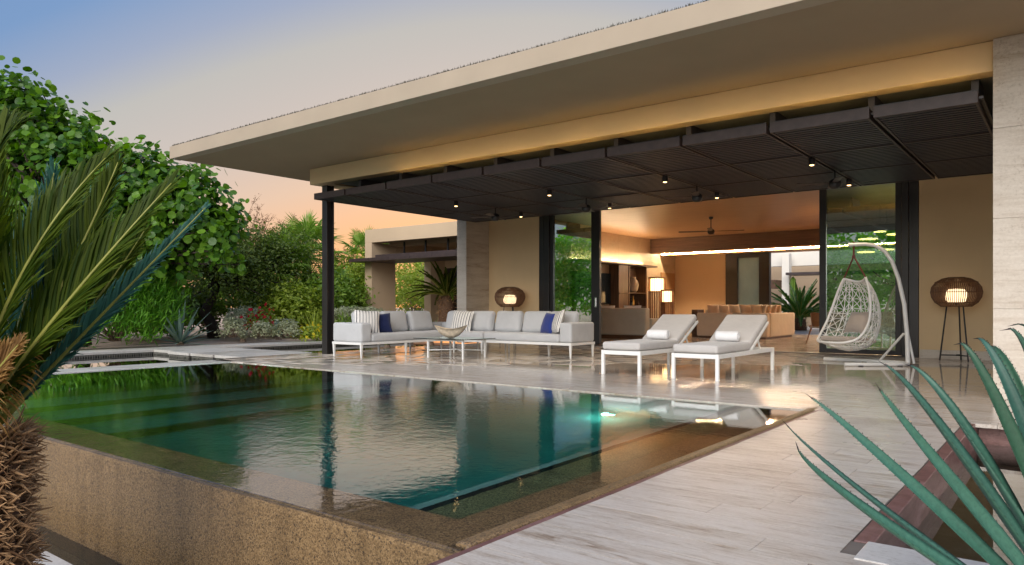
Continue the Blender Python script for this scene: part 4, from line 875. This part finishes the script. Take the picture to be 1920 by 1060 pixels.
def crown_points(lobes, n, clump=.22, perclump=14, seed=0, inner=.5):
    rs = np.random.RandomState(seed); vol = np.array([l[1][0] * l[1][1] * l[1][2] for l in lobes]) ** .75; vol /= vol.sum()
    m = max(3, n // perclump); k = rs.choice(len(lobes), m, p=vol); d = rs.randn(m, 3); d /= np.linalg.norm(d, axis=1, keepdims=True); d[:, 2] = np.where(d[:, 2] < -.55, -d[:, 2], d[:, 2])
    r = inner + (1 - inner) * rs.rand(m) ** .6; C = np.array([lobes[i][0] for i in k]); S = np.array([lobes[i][1] for i in k]); cc = C + d * S * r[:, None]
    j = rs.randint(0, m, n); P = cc[j] + np.clip(rs.randn(n, 3), -1.5, 1.5) * clump * (.6 + .8 * rs.rand(m))[j][:, None]; N = d[j] * .7 + np.array([0, 0, .55]) + rs.randn(n, 3) * .55
    return P, N, cc, d
def shrub(name, label, cat, loc, lobes, n, size, tpl, mat, seed=1, clump=.2, per=14, group=None, trunk=None, twigs=24, inner=.45, bark='twig', up=False, tr=.05, partleaves=0, mat2=None, n2=0, face=False):
    t = thing(name, label, cat, loc, group); OFF[t.name] = Vector()
    P, N, cc, d = crown_points(lobes, n, clump, per, seed, inner); rs = np.random.RandomState(seed + 5)
    P[:, 2] = np.maximum(P[:, 2], .03); sz = size * (.6 + .7 * rs.rand(n)); sp = None
    if up: sp = np.array([0, 0, .9]) + N * .6 + rs.randn(n, 3) * .3; N = rs.randn(n, 3)
    if face: N = N + np.array([.12, -.15, -.3])
    if partleaves:
        cam_l = np.array(cam.location) - np.array(loc); dist = np.linalg.norm(P - cam_l, axis=1); vw = (cam_l - P) / dist[:, None]
        out = np.sum((P - np.mean(P, axis=0)) * vw, axis=1); order = np.argsort(-(out + sz * 4)); pick = order[:partleaves]; keep = order[partleaves:]
        tv, tf = TPL[tpl]; me = bpy.data.meshes.new('leaf'); me.from_pydata([tuple(v) for v in tv], [], [tuple(int(q) for q in f) for f in tf]); me.materials.append(M[mat])
        for q in pick:
            o = bpy.data.objects.new('leaf', me); COL.objects.link(o); o.parent = t
            o.matrix_local = Matrix.Translation(Vector(P[q])) @ Vector(N[q]).to_track_quat('Z', 'Y').to_matrix().to_4x4() @ Matrix.Rotation(rs.rand() * 6.28, 4, 'Z') @ Matrix.Scale(sz[q], 4)
        P, N, sz = P[keep], N[keep], sz[keep]
    V, F = scatter(P, N, sz, tpl, sp); o = fast('crown', V, F, M[mat], t)
    o['kind'] = 'stuff'
    if n2:
        q = rs.choice(len(P), n2); PP = P[q] + rs.randn(n2, 3) * .04 + N[q] / np.maximum(np.linalg.norm(N[q], axis=1, keepdims=True), 1e-6) * .06
        V, F = scatter(PP, rs.randn(n2, 3), np.full(n2, .09), 'round'); tag(fast('flowers', V, F, M[mat2], t), kind='stuff')
    tk = MB(); tr0 = trunk or [(0, 0, 0), (0, 0, .15)]
    if trunk: tk.tube(trunk, [tr * (1.25 - .6 * i / (len(trunk) - 1)) for i in range(len(trunk))], 9)
    topp = Vector(tr0[-1])
    for i in range(min(twigs, len(cc))):
        e = Vector(cc[i]); b = topp + Vector((random.uniform(-.1, .1), random.uniform(-.1, .1), 0)) * (1 if trunk is None else .3)
        mid = b.lerp(e, .5) + Vector((random.uniform(-.12, .12), random.uniform(-.12, .12), random.uniform(-.02, .15))) * (e - b).length
        tk.tube([b, b.lerp(mid, .5) + Vector((0, 0, .04)), mid, e], [tr * .45, tr * .34, tr * .24, tr * .08], 5)
    tk.build('trunk' if trunk else 'stems', M[bark], t, smooth=True, local=True)
    return t
# sea grape tree at the left
shrub('sea_grape_tree', 'tall sea grape tree with round green leaves at the far left', 'tree', (-19.4, 7.7, 0),
      [((-2.69, -2.08, 4.70), (1.50, 1.50, 2.00)), ((-1.90, -1.47, 4.60), (1.40, 1.40, 1.95)), ((-1.19, -0.92, 4.45), (1.30, 1.30, 2.20)), ((-0.40, -0.31, 3.85), (1.35, 1.35, 2.00)), ((0.55, 0.43, 3.40), (1.35, 1.35, 1.75)), ((1.26, 0.98, 3.20), (1.30, 1.30, 1.65)), ((2.05, 1.59, 2.95), (1.15, 1.15, 1.40)), ((2.45, 1.90, 2.50), (0.95, 0.95, 1.10)), ((-1.58, -1.23, 2.30), (1.80, 1.80, 1.20)), ((0.95, 0.74, 1.90), (1.50, 1.50, 0.90))],
      19000, .165, 'round', 'lf_grape', 21, .21, 22, trunk=[(0, 0, 0), (.05, -.1, .7), (-.1, .05, 1.5), (0, 0, 2.2)], twigs=240, inner=.35, bark='bark', tr=.14, partleaves=290, face=True)
shrub('oleander', 'dense bright green narrow leaved oleander bush beside the mosaic pool', 'shrub', (-17.95, 7.8, 0), [((0, -1.1, .78), (.6, .9, .74)), ((0, .0, .96), (.6, .95, .84)), ((-.1, .9, .92), (.55, .78, .76)), ((.1, -.5, .4), (.5, 1.5, .35))], 9500, .23, 'lance', 'lf_ole', 31, .14, 14, twigs=50, up=True, tr=.03)
shrub('mesquite_tree', 'dark twisted mesquite tree with feathery crown behind the silver bushes', 'tree', (-21.6, 12.4, 0), [((0, -.6, 2.6), (1.6, 1.5, 1.2)), ((.2, .6, 2.4), (1.6, 1.4, 1.3)), ((.6, 1.8, 2.1), (1.4, 1.5, 1.4)), ((.8, .3, 1.5), (1.2, 1.8, .8)), ((0, 2.6, 2.6), (1.3, 1.3, 1.0))], 15000, .11, 'oval', 'lf_dark', 41, .24, 36, trunk=[(0, 0, 0), (.12, -.15, .4), (-.05, -.3, .8), (.1, -.1, 1.3), (0, .1, 1.7)], twigs=70, inner=.3, bark='bark', tr=.17)
shrub('round_bush', 'clipped rounded silver green bush in front of the mesquite', 'shrub', (-19.4, 12.15, 0), [((0, 0, .5), (.55, .62, .42))], 3600, .07, 'oval', 'lf_silver', 51, .05, 10, twigs=14, inner=.8, tr=.02)
shrub('bougainvillea', 'small bougainvillea with red flowers beside the rounded silver bush', 'shrub', (-18.2, 11.8, 0), [((0, 0, .45), (.35, .4, .35)), ((.1, .1, .7), (.22, .25, .2))], 700, .08, 'oval', 'lf_mid', 61, .08, 8, twigs=18, mat2='lf_red', n2=90, tr=.015)
for (loc, r, h, lab, sd) in (((-17.75, 10.7, 0), .36, .36, 'pale silver shrub nearest the blue agave on the gravel', 3), ((-17.6, 11.5, 0), .30, .28, 'sparse pale shrub between two silver shrubs on the gravel', 4), ((-17.2, 12.0, 0), .36, .33, 'pale silver shrub left of the yellow flowers', 5)):
    shrub('silver_shrub', lab, 'shrub', loc, [((0, 0, h), (r, r, h * .85))], 900, .07, 'oval', 'lf_silver', sd, .06, 10, 'pale shrubs on the gravel', twigs=26, tr=.014)
shrub('flowering_groundcover', 'low plant with yellow flowers left of the steel post', 'plant', (-16.95, 12.75, 0), [((0, -.2, .18), (.3, .4, .18)), ((0, .4, .2), (.3, .4, .2))], 800, .10, 'oval', 'lf_yg', 71, .07, 8, twigs=12, mat2='lf_yel', n2=90, tr=.01)
def gs(lab, loc, s, n, mat, sd, name='garden_shrub', sz=.15, tpl='oval'):
    x, y, z = s; shrub(name, lab, 'shrub', loc, [((0, 0, z * .5), (x, y, z * .52)), ((x * .35, -y * .45, z * .38), (x * .7, y * .7, z * .4)), ((-x * .2, y * .5, z * .42), (x * .7, y * .7, z * .42))], n, sz, tpl, mat, sd, .16, 16, twigs=40, tr=.035, inner=.4)
gs('yellow green bush between the bougainvillea and the post', (-20.3, 14.4, 0), (1.1, 1.1, 1.75), 5200, 'lf_yg', 81)
gs('mid green bush behind the steel post', (-20.4, 16.0, 0), (1.4, 1.3, 2.3), 6000, 'lf_mid', 82)
gs('large light green bush right of the steel post', (-21.5, 17.9, 0), (1.6, 1.5, 2.9), 7500, 'lf_yg', 83)
gs('tall olive bush between the mesquite and the fan palms', (-24.0, 15.2, 0), (1.8, 1.9, 3.2), 8000, 'lf_mid', 84)
gs('light green bush seen through the pavilion', (-24.5, 24.0, 0), (2.4, 2.0, 3.4), 8000, 'lf_yg', 85, sz=.12)
gs('second light green bush seen through the pavilion, right half', (-22.2, 25.3, 0), (1.6, 2.0, 3.0), 6000, 'lf_yg', 86, sz=.12)
gs('tall light green bush behind the pavilion opening, farthest back', (-27.5, 29.0, 0), (3.0, 3.0, 4.0), 7000, 'lf_mid', 93, sz=.2)
gs('bright green bush just left of the bougainvillea and mesquite trunk', (-20.6, 9.9, 0), (1.1, 1.0, 1.7), 4500, 'lf_mid', 94)
gs('light green bush filling the gap under the fan palms', (-23.8, 17.9, 0), (1.3, 1.2, 2.0), 5200, 'lf_yg', 95)
gs('dark low bush behind the mesquite trunk', (-23.4, 12.0, 0), (1.3, 1.5, 1.7), 4500, 'lf_dark', 96)
gs('dark low bush between the blue agave and the mesquite', (-22.2, 10.6, 0), (1.2, 1.2, 1.5), 4000, 'lf_dark', 97)
gs('dark green low bush left of the oleander', (-19.8, 4.5, 0), (1.4, 1.6, 1.5), 4000, 'lf_mid', 87)
gs('distant olive tree mass behind the mesquite', (-29.5, 16.5, 0), (2.6, 3.4, 4.0), 9000, 'lf_dark', 88, 'background_tree', .14)
gs('distant green tree behind the fan palms', (-32.0, 25.0, 0), (2.6, 3.6, 3.4), 8000, 'lf_mid', 89, 'background_tree', .15)
gs('dark green tree behind the sea grape', (-25.5, 8.8, 0), (2.6, 3.2, 4.2), 8000, 'lf_dark', 90, 'background_tree', .13)
shrub('clipped_hedge', 'flat clipped silver hedge right of the steel post', 'hedge', (-17.6, 14.6, 0), [((0, 0, .68), (.4, .9, .24)), ((-.3, .9, .68), (.4, .8, .22))], 4200, .07, 'oval', 'lf_silver', 91, .05, 9, twigs=12, inner=.75, tr=.03)
shrub('leafy_ground_plant', 'dark glossy low plant below the clipped hedge', 'plant', (-17.0, 14.1, 0), [((0, 0, .28), (.4, .8, .3))], 700, .2, 'lance', 'lf_mid', 92, .1, 8, twigs=10, up=True, tr=.01)
# bare thorn bushes against the sky
def bare(loc, h, lab, sd, n=26):
    t = thing('thorn_bush', lab, 'shrub', loc, 'bare thorn bushes against the sky'); OFF[t.name] = Vector(); rs = random.Random(sd); m = MB(); V = []
    for i in range(n):
        a = rs.uniform(0, 6.28); e = rs.uniform(.15, .8); p = Vector((0, 0, h * .25)); d = Vector((math.cos(a) * e, math.sin(a) * e, 1)).normalized(); path = [p.copy()]; L = h * rs.uniform(.5, .85) / 8
        for k in range(8):
            d = (d + Vector((rs.uniform(-.28, .28), rs.uniform(-.28, .28), rs.uniform(-.05, .15)))).normalized(); p = p + d * L; path.append(p.copy())
            if k > 2:
                for _ in range(3):
                    d2 = (d + Vector((rs.uniform(-1, 1), rs.uniform(-1, 1), rs.uniform(-.3, .8)))).normalized(); q = p + d2 * L * rs.uniform(.5, 1.1); m.tube([p, q], [.009, .004], 3); V += [tuple(p.lerp(q, rs.random())) for _ in range(9)]
        m.tube(path, [.03 - .0028 * i for i in range(9)], 4)
    m.tube([(0, 0, 0), (0, 0, h * .3)], .06, 6); m.build('branches', M['lf_brownbush'], t, local=True)
    P = np.array(V) + np.random.randn(len(V), 3) * .05; V, F = scatter(P, np.random.randn(len(P), 3), np.full(len(P), .065), 'oval'); tag(fast('dry_leaves', V, F, M['lf_brownbush'], t), kind='stuff')
bare((-28.6, 17.6, 0), 5.3, 'bare brown thorn bush rising above the mesquite', 1, 34); bare((-28.8, 20.6, 0), 4.6, 'bare brown thorn bush left of the fan palms', 2); bare((-30.2, 26.2, 0), 4.5, 'bare brown thorn bush left of the pavilion roof', 3)
# fan palms
def fan_palm(loc, h, lab, sd, n=20, s=1.0):
    t = thing('fan_palm', lab, 'palm tree', loc, 'fan palms behind the garden bushes'); OFF[t.name] = Vector(); rs = random.Random(sd)
    MB().tube([(0, 0, 0), (.05, 0, h * .5), (0, .03, h)], [.2, .16, .15], 10).build('trunk', M['palmtrunk'], t, smooth=True, local=True)
    for i in range(n):
        az = i * 2.399 + rs.uniform(-.2, .2); el_ = R(78 - 95 * (i / n) + rs.uniform(-8, 8)); d = Vector((math.cos(az) * math.cos(el_), math.sin(az) * math.cos(el_), math.sin(el_)))
        b = Vector((0, 0, h)); hub = b + d * (.75 * s) + Vector((0, 0, -.08 * (1 - math.sin(el_)))); side = d.cross(Vector((0, 0, 1))).normalized() if abs(d.z) < .98 else Vector((1, 0, 0)); nn = side.cross(d).normalized()
        m = MB().tube([b, b.lerp(hub, .5) + Vector((0, 0, .05)), hub], [.022, .016, .012], 5); K = 26
        for k in range(K):
            a = R(-115 + 230 * k / (K - 1)); dd = d * math.cos(a) + side * math.sin(a); L = s * (.85 - .25 * abs(a) / 2) * rs.uniform(.92, 1.05); sd_ = (side * math.cos(a) - d * math.sin(a)) * .028 * s
            p1 = hub + dd * L * .55 + nn * .03; p2 = hub + dd * L + Vector((0, 0, -.16 * s * rs.uniform(.4, 1.5)))
            m.add([hub, p1 + sd_, p1 - sd_, p2, p1 + nn * .02], [(0, 1, 4), (0, 4, 2), (1, 3, 4), (4, 3, 2)])
        m.build('frond', M['lf_palm'], t, local=True)
fan_palm((-21.6, 14.9, 0), 2.1, 'fan palm with spreading fronds left of the steel post, lower one', 1, 20, 1.15); fan_palm((-22.55, 16.6, 0), 2.95, 'taller fan palm with upright fronds just left of the steel post', 2, 20, 1.15); fan_palm((-22.2, 19.2, 0), 2.9, 'fan palm half hidden behind the right side of the post', 3, 16, .95)
# rosette plants
def rosette(name, lab, cat, loc, n, L, wd, mat, sd, tilt0=12, tilt1=85, fold=.25, bend=.15, group=None, spine=True):
    t = thing(name, lab, cat, loc, group); OFF[t.name] = Vector(); rs = random.Random(sd)
    for i in range(n):
        az = i * 2.399 + rs.uniform(-.15, .15); ti = R(tilt0 + (tilt1 - tilt0) * (i / n) + rs.uniform(-4, 4)); d = Vector((math.cos(az) * math.sin(ti), math.sin(az) * math.sin(ti), math.cos(ti))); side = Vector((-math.sin(az), math.cos(az), 0)); nn = side.cross(d) * -1
        l = L * rs.uniform(.8, 1.1); m = MB(); vs = []; fs = []
        for k in range(7):
            u = k / 6; p = Vector((0, 0, .04)) + d * l * u + Vector((0, 0, -bend * l * u * u)); w_ = wd * (1 - u) ** .7 * (.7 + .9 * u) if k < 6 else .002
            vs += [p + side * w_, p + nn * (-w_ * fold * 1.6), p - side * w_]
        for k in range(6):
            a = k * 3; fs += [(a, a + 1, a + 4, a + 3), (a + 1, a + 2, a + 5, a + 4)]
        m.add(vs, fs).build('leaf', M[mat], t, smooth=True, local=True)
    MB().lathe([(0, 0), (.1, 0), (.07, .1), (0, .14)], 8).build('heart', M['twig'], t, local=True)
    return t
rosette('agave', 'blue grey agave behind the right side of the oleander', 'agave', (-17.9, 9.35, 0), 30, 1.15, .055, 'agave2', 5, 10, 95, bend=.05)
rosette('yucca', 'spiky yellow green yucca left of the steel post', 'yucca', (-17.9, 13.45, 0), 46, 1.2, .018, 'lf_yg', 6, 5, 70, bend=.25)
rosette('small_agave', 'slender pale agave between the silver shrubs', 'agave', (-17.9, 11.1, 0), 14, .5, .03, 'lf_silver', 7, 10, 65)
rosette('striped_agave', 'upright blue striped agave behind the silver shrub', 'agave', (-18.3, 12.5, 0), 12, .75, .045, 'agave2', 8, 3, 40)
rosette('variegated_agave', 'cream edged agave rising behind the sofa back', 'agave', (-13.9, 12.7, -.115), 16, .98, .04, 'lf_vari', 9, 5, 45, bend=.3); rosette('variegated_agave', 'small variegated agave right of the other one behind the sofa', 'agave', (-14.2, 14.6, -.115), 14, 1.05, .04, 'lf_vari', 10, 5, 40, bend=.3)
# cycads
def frond_mesh(path, Lf, n, V_ang=38, fwd_ang=48, width=.008, s0=.12, nn_hint=None, droop=.0, half=0):
    pts = [Vector(p) for p in path]; rach = MB(); lf = MB(); m = len(pts)
    rach.tube(pts, [.016 * (1 - .8 * i / (m - 1)) for i in range(m)], 6)
    def at(u):
        x = u * (m - 1); i = min(int(x), m - 2); return pts[i].lerp(pts[i + 1], x - i), (pts[i + 1] - pts[i]).normalized()
    for k in range(n):
        u = s0 + (1 - s0) * k / (n - 1); p, T = at(u); up_ = nn_hint or Vector((0, 0, 1)); S = T.cross(up_).normalized(); N = S.cross(T).normalized()
        L = Lf * (min(1, .35 + 2.2 * (u - s0)) if u < .45 else 1) * (1 - .72 * max(0, u - .55) / .45)
        th_ = R(fwd_ang - 22 * u)
        for sg in ((-1, 1) if not half else (half,)):
            d = (T * math.cos(th_) + (S * sg * math.cos(R(V_ang)) + N * math.sin(R(V_ang))) * math.sin(th_)).normalized()
            d = (d + Vector((random.uniform(-.1, .1), random.uniform(-.1, .1), random.uniform(-.1, .1)))).normalized(); l = L * random.uniform(.82, 1.1)
            wv = T.cross(d).cross(d).normalized() * width; q1 = p + d * l * .5 + N * (.02 * l); q2 = p + d * l + Vector((0, 0, -droop * l)) + T * (.10 * l)
            q3 = p + d * l * .8 + N * (.015 * l) + T * (.05 * l) + Vector((0, 0, -droop * .4 * l)); lf.add([p + wv * .5, p - wv * .5, q1 + wv, q1 - wv, q3 + wv * .7, q3 - wv * .7, q2 + Vector((random.uniform(-.012, .012), random.uniform(-.012, .012), random.uniform(-.02, .006)))], [(0, 2, 3, 1), (2, 4, 5, 3), (4, 6, 5)])
    return rach, lf
def arc(b, az, el_, L, curve, n=10):
    p = Vector(b); out = [p.copy()]; 
    for k in range(n):
        e = el_ - curve * (k / n); d = Vector((math.cos(az) * math.cos(e), math.sin(az) * math.cos(e), math.sin(e))); p = p + d * (L / n); out.append(p.copy())
    return out
def cycad(name, lab, loc, th, trd, L, n, sd, mat, boots, group=None, special=(), Lf=.17, nl=56, wd=.008, emin=12, emax=80, curve=.75, far=False):
    t = thing(name, lab, 'cycad palm', loc, group); OFF[t.name] = Vector(); rs = random.Random(sd); random.seed(sd)
    MB().lathe([(0, 0), (trd * 1.05, 0), (trd * .95, th * .5), (trd * .9, th * .9), (trd * .45, th * 1.0), (0, th + .05)], 16).build('trunk', M['palmtrunk'], t, smooth=True, local=True)
    m = MB()
    for i in range(boots):
        z = th * (rs.random() ** .9); a = rs.uniform(0, 6.28); r0 = trd * .9; el_ = R(rs.uniform(-25, 60)); l = trd * rs.uniform(.2, .58); d = Vector((math.cos(a) * math.cos(el_), math.sin(a) * math.cos(el_), math.sin(el_))); d = (d + Vector((rs.uniform(-.3, .3), rs.uniform(-.3, .3), 0))).normalized()
        p = Vector((r0 * math.cos(a), r0 * math.sin(a), z)); w_ = trd * rs.uniform(.014, .045)
        m.tube([p - d * .03, p + d * l * .5, p + d * l + Vector((0, 0, rs.uniform(-.25, .2) * l))], [w_, w_ * .8, w_ * .18], 4)
    if boots: tag(m.build('old_leaf_bases', M['boot'], t, smooth=True, local=True), kind='stuff')
    top = Vector((0, 0, th))
    def add(path, matn, **k):
        ra, lf = frond_mesh(path, k.get('Lf', Lf), k.get('nl', nl), width=wd, nn_hint=k.get('hint'), V_ang=k.get('V', 38), fwd_ang=k.get('fa', 48), droop=k.get('droop', .1))
        f = ra.build('frond', M['rachis'], t, smooth=True, local=True); lf.build('leaflets', M[matn], f, local=True)
        if k.get('dry'):
            ra2, l2 = frond_mesh(path[:max(4, int(len(path) * k['dry']))], .2, 44, width=wd * .7, s0=.0, V_ang=k.get('dryV', 10), fwd_ang=62, droop=.35, nn_hint=k.get('hint'), half=k.get('dryside', 1))
            l2.build('dry_leaflets', M['lf_dry'], f, local=True)
    for i in range(n):
        az = i * 2.399; el_ = R(emax - (emax - emin) * (i / n) ** .8 + rs.uniform(-5, 5)); b = top + Vector((math.cos(az), math.sin(az), 0)) * trd * .3
        if far: az = 3.9 + i * .35
        add(arc(b, az, el_, L * rs.uniform(.85, 1.08), curve * (.5 + .7 * i / n)), mat)
    for path, mt, kw in special: add(path, mt, **kw)
    return t
def bez(a, b, c, n=14):
    a, b, c = Vector(a), Vector(b), Vector(c); return [a * (1 - t) ** 2 + b * 2 * t * (1 - t) + c * t * t for t in [i / n for i in range(n + 1)]]
cycad('cycad_palm', 'short trunked cycad palm in front of the pavilion behind the sofa', (-17.6, 18.9, 0), 1.35, .3, 1.35, 44, 3, 'lf_cycad', 260, Lf=.2, nl=34, wd=.02)
cycad('cycad_palm', 'green cycad palm in the courtyard beyond the living room', (-9.0, 31.0, 0), .5, .28, 1.7, 46, 4, 'lf_cycad2', 90, Lf=.24, nl=34, wd=.022)
t = thing('columnar_cactus', 'slim green columnar cactus beside the white courtyard column', 'cactus', (-10.75, 36.0, 0)); OFF[t.name] = Vector()
MB().add([((.13 if k % 2 else .1) * math.cos(k * R(22.5)), (.13 if k % 2 else .1) * math.sin(k * R(22.5)), z) for z in (0, 1.2, 2.3) for k in range(16)] + [(0, 0, 2.45)], [(i * 16 + k, i * 16 + (k + 1) % 16, (i + 1) * 16 + (k + 1) % 16, (i + 1) * 16 + k) for i in range(2) for k in range(16)] + [(32 + k, 32 + (k + 1) % 16, 48) for k in range(16)]).build('stem', M['lf_mid'], t, local=True)
# foreground cycad: three fronds reach up over the pool
B0 = Vector((-3.86, 1.06, -.6)); rt3 = Vector((rgt.x, rgt.y, 0)); fw3 = Vector((fwd.x, fwd.y, 0)); tp = Vector((0, 0, 1.0))
def off(r, f, u): return rt3 * r + fw3 * f + Vector((0, 0, u))
hint = (-fw3 * .9 + off(-.15, 0, .25)).normalized()
def pxo(px, py, f): return off((px + 59) / 425, f, (810 - py) / 425)
def fr_(tipx, tipy, f, mx, my, mf, mt, hint_=True, **k):
    T_ = pxo(tipx, tipy, f); Mi = pxo(mx, my, mf); b = off(.02 + .05 * (tipx - 100) / 300, -.06 if f < 0 else .06, .0); c = Mi * 2 - (T_ + b) * .5
    d_ = dict(Lf=.29, nl=165, V=20, fa=38, droop=.02); d_.update(k)
    if hint_: d_['hint'] = hint
    return (bez(tp + b, tp + c, tp + T_), mt, d_)
sp = [fr_(345, 352, -.12, 150, 602, -.2, 'lf_cycad', dry=.5, dryside=1), fr_(240, 312, -.18, 103, 537, -.25, 'lf_cycad'), fr_(76, 250, -.15, 8, 430, -.2, 'lf_cycad'),
      fr_(356, 380, .16, 160, 594, .12, 'lf_cycadt', Lf=.15), fr_(170, 285, .22, 70, 520, .2, 'lf_cycad', Lf=.28), fr_(138, 288, .34, 40, 520, .3, 'lf_cycadt', Lf=.28),
      fr_(30, 330, -.35, -20, 540, -.3, 'lf_cycad'), fr_(-30, 240, .1, -45, 520, .1, 'lf_cycad'), fr_(110, 420, .38, 30, 600, .3, 'lf_cycadt'), fr_(205, 420, .3, 90, 600, .25, 'lf_cycad', Lf=.26), fr_(60, 500, -.42, -10, 640, -.35, 'lf_cycad', Lf=.26), fr_(20, 300, .3, -30, 540, .3, 'lf_cycadt'), fr_(120, 640, -.30, 40, 730, -.25, 'lf_dry', Lf=.2, dry=.9, dryside=1)]
cycad('cycad_palm', 'large foreground cycad palm with shaggy brown trunk at the left edge', tuple(B0), 1.0, .215, 1.25, 7, 9, 'lf_cycad', 3600, special=sp, Lf=.26, nl=110, wd=.0052, emin=62, emax=88, curve=.3, far=True)
# foreground blue agave
AG = Vector((1.05, 2.35, -.35))
def fa(px, py, d_): 
    v = rt3 * ((px - 960) / 1359) + fw3 + Vector((0, 0, -(py - 576.5) / 1359)); return Vector((0, 0, .95)) + v * d_
LV = [((1475, 797), (1668, 962), 2.3, .023), ((1495, 838), (1648, 975), 2.12, .029), ((1520, 745), (1690, 893), 2.35, .026), ((1648, 728), (1775, 893), 2.25, .029), ((1657, 683), (1790, 836), 2.4, .032), ((1703, 685), (1822, 822), 2.55, .031),
      ((1797, 645), (1880, 780), 2.4, .03), ((1830, 635), (1908, 770), 2.55, .03), ((1853, 652), (1925, 770), 2.75, .03), ((1888, 618), (1960, 760), 2.35, .03), ((1899, 610), (1985, 740), 2.6, .03), ((1990, 600), (2050, 800), 2.3, .04), ((2090, 620), (2120, 820), 2.4, .04), ((2200, 700), (2160, 860), 2.3, .04)]
ag = thing('blue_agave', 'large blue green agave in the right foreground with toothed leaves', 'agave', tuple(AG)); OFF[ag.name] = AG
abase = fa(2075, 1255, 2.35)
for i, (tip, mid, dt, wd) in enumerate(LV):
    T_ = fa(*tip, dt); Mi = fa(*mid, (dt + 2.35) / 2 - .03); B_ = abase + (T_ - abase).normalized() * .03
    c = Mi * 2 - (T_ + B_) * .5; path = bez(B_, c, T_, 16); m = MB(); vs = []; fs = []; sp_ = MB(); n = len(path); K = 7
    for k, p in enumerate(path):
        u = k / (n - 1); tg = (path[min(k + 1, n - 1)] - path[max(k - 1, 0)]).normalized(); view = (Vector((0, 0, .95)) - p).normalized()
        upv = Vector((0, 0, 1)) * .75 + view * .5 + Vector((math.sin(i * 2.1) * .35, math.cos(i * 1.3) * .3, 0)); side = tg.cross(upv).normalized(); nn = side.cross(tg).normalized()
        w_ = wd * (.72 + 1.15 * u) if u < .3 else wd * 1.065 * (1 - ((u - .3) / .7) ** 1.12) ** 1.0
        w_ = max(w_, .0012)
        for j in range(K):
            a = -1 + 2 * j / (K - 1); vs.append(p + side * (w_ * a) + nn * (w_ * .55 * a * a - w_ * .1))
        for j in range(1, K - 1):
            a = 1 - 2 * j / (K - 1); vs.append(p + side * (w_ * a * .93) + nn * (w_ * .55 * a * a - w_ * .1 - w_ * .34 * (1 - a * a) - .001))
        if 2 < k < n - 1:
            for q in range(3):
                pp = p.lerp(path[k + 1], q / 3); s0 = tg * .0028
                for sg in (-1, 1):
                    e = pp + side * (w_ * sg * .985) + nn * (w_ * .45); sp_.add([e - s0, e + s0, e + side * sg * .0035 + tg * .002, e - nn * .002], [(0, 1, 2), (1, 3, 2), (3, 0, 2)])
    ring = K + K - 2
    for k in range(n - 1):
        for j in range(ring):
            a = k * ring + j; b = k * ring + (j + 1) % ring; fs.append((a, b, b + ring, a + ring))
    fs.append(tuple(range(ring)))
    m.add(vs, fs); lf = m.build('leaf', M['agave'], ag, smooth=True); tag(sp_.build('teeth', M['spine'], lf), kind='stuff')
    MB().tube([path[-1] - (path[-1] - path[-2]).normalized() * .01, path[-1] + (path[-1] - path[-2]).normalized() * .022], [.0022, .0003], 6).build('tip_spine', M['spine'], lf)
MB().lathe([(0, -.1), (.12, -.05), (.13, .05), (.08, .13), (0, .16)], 12, tuple(abase)).build('heart', M['agave'], ag, smooth=True)
bx('planter', M['coping'], ag, .62, 1.6, 1.2, 2.6, .0, .05)

# trees behind the camera: the glass doors mirror them
BT = ['tree mirrored in the right glass door, first of the row behind the terrace', 'second tree of the row behind the terrace', 'third tree of the row behind the terrace', 'fourth tree of the row behind the terrace', 'fifth tree of the row behind the terrace', 'last tree of the row behind the terrace']
for i, (x, y) in enumerate(((-7, -13), (-12, -14.5), (-17.5, -13), (-23, -14), (-28, -12), (-33, -10))):
    shrub('garden_tree', BT[i], 'tree', (x, y, -.04), [((0, 0, 4.0), (2.8, 2.2, 2.3)), ((1.4, .6, 2.6), (2.4, 1.8, 2.0)), ((-1.5, .3, 2.4), (2.4, 1.8, 2.0)), ((0, .8, 1.2), (2.8, 1.6, 1.2))], 8000, .28, 'oval', ('lf_back', 'lf_ole')[i % 2], 100 + i, .3, 16, 'trees behind the terrace', trunk=[(0, 0, 0), (.1, 0, 1.0), (0, .1, 1.8)], twigs=20, bark='bark', tr=.15)
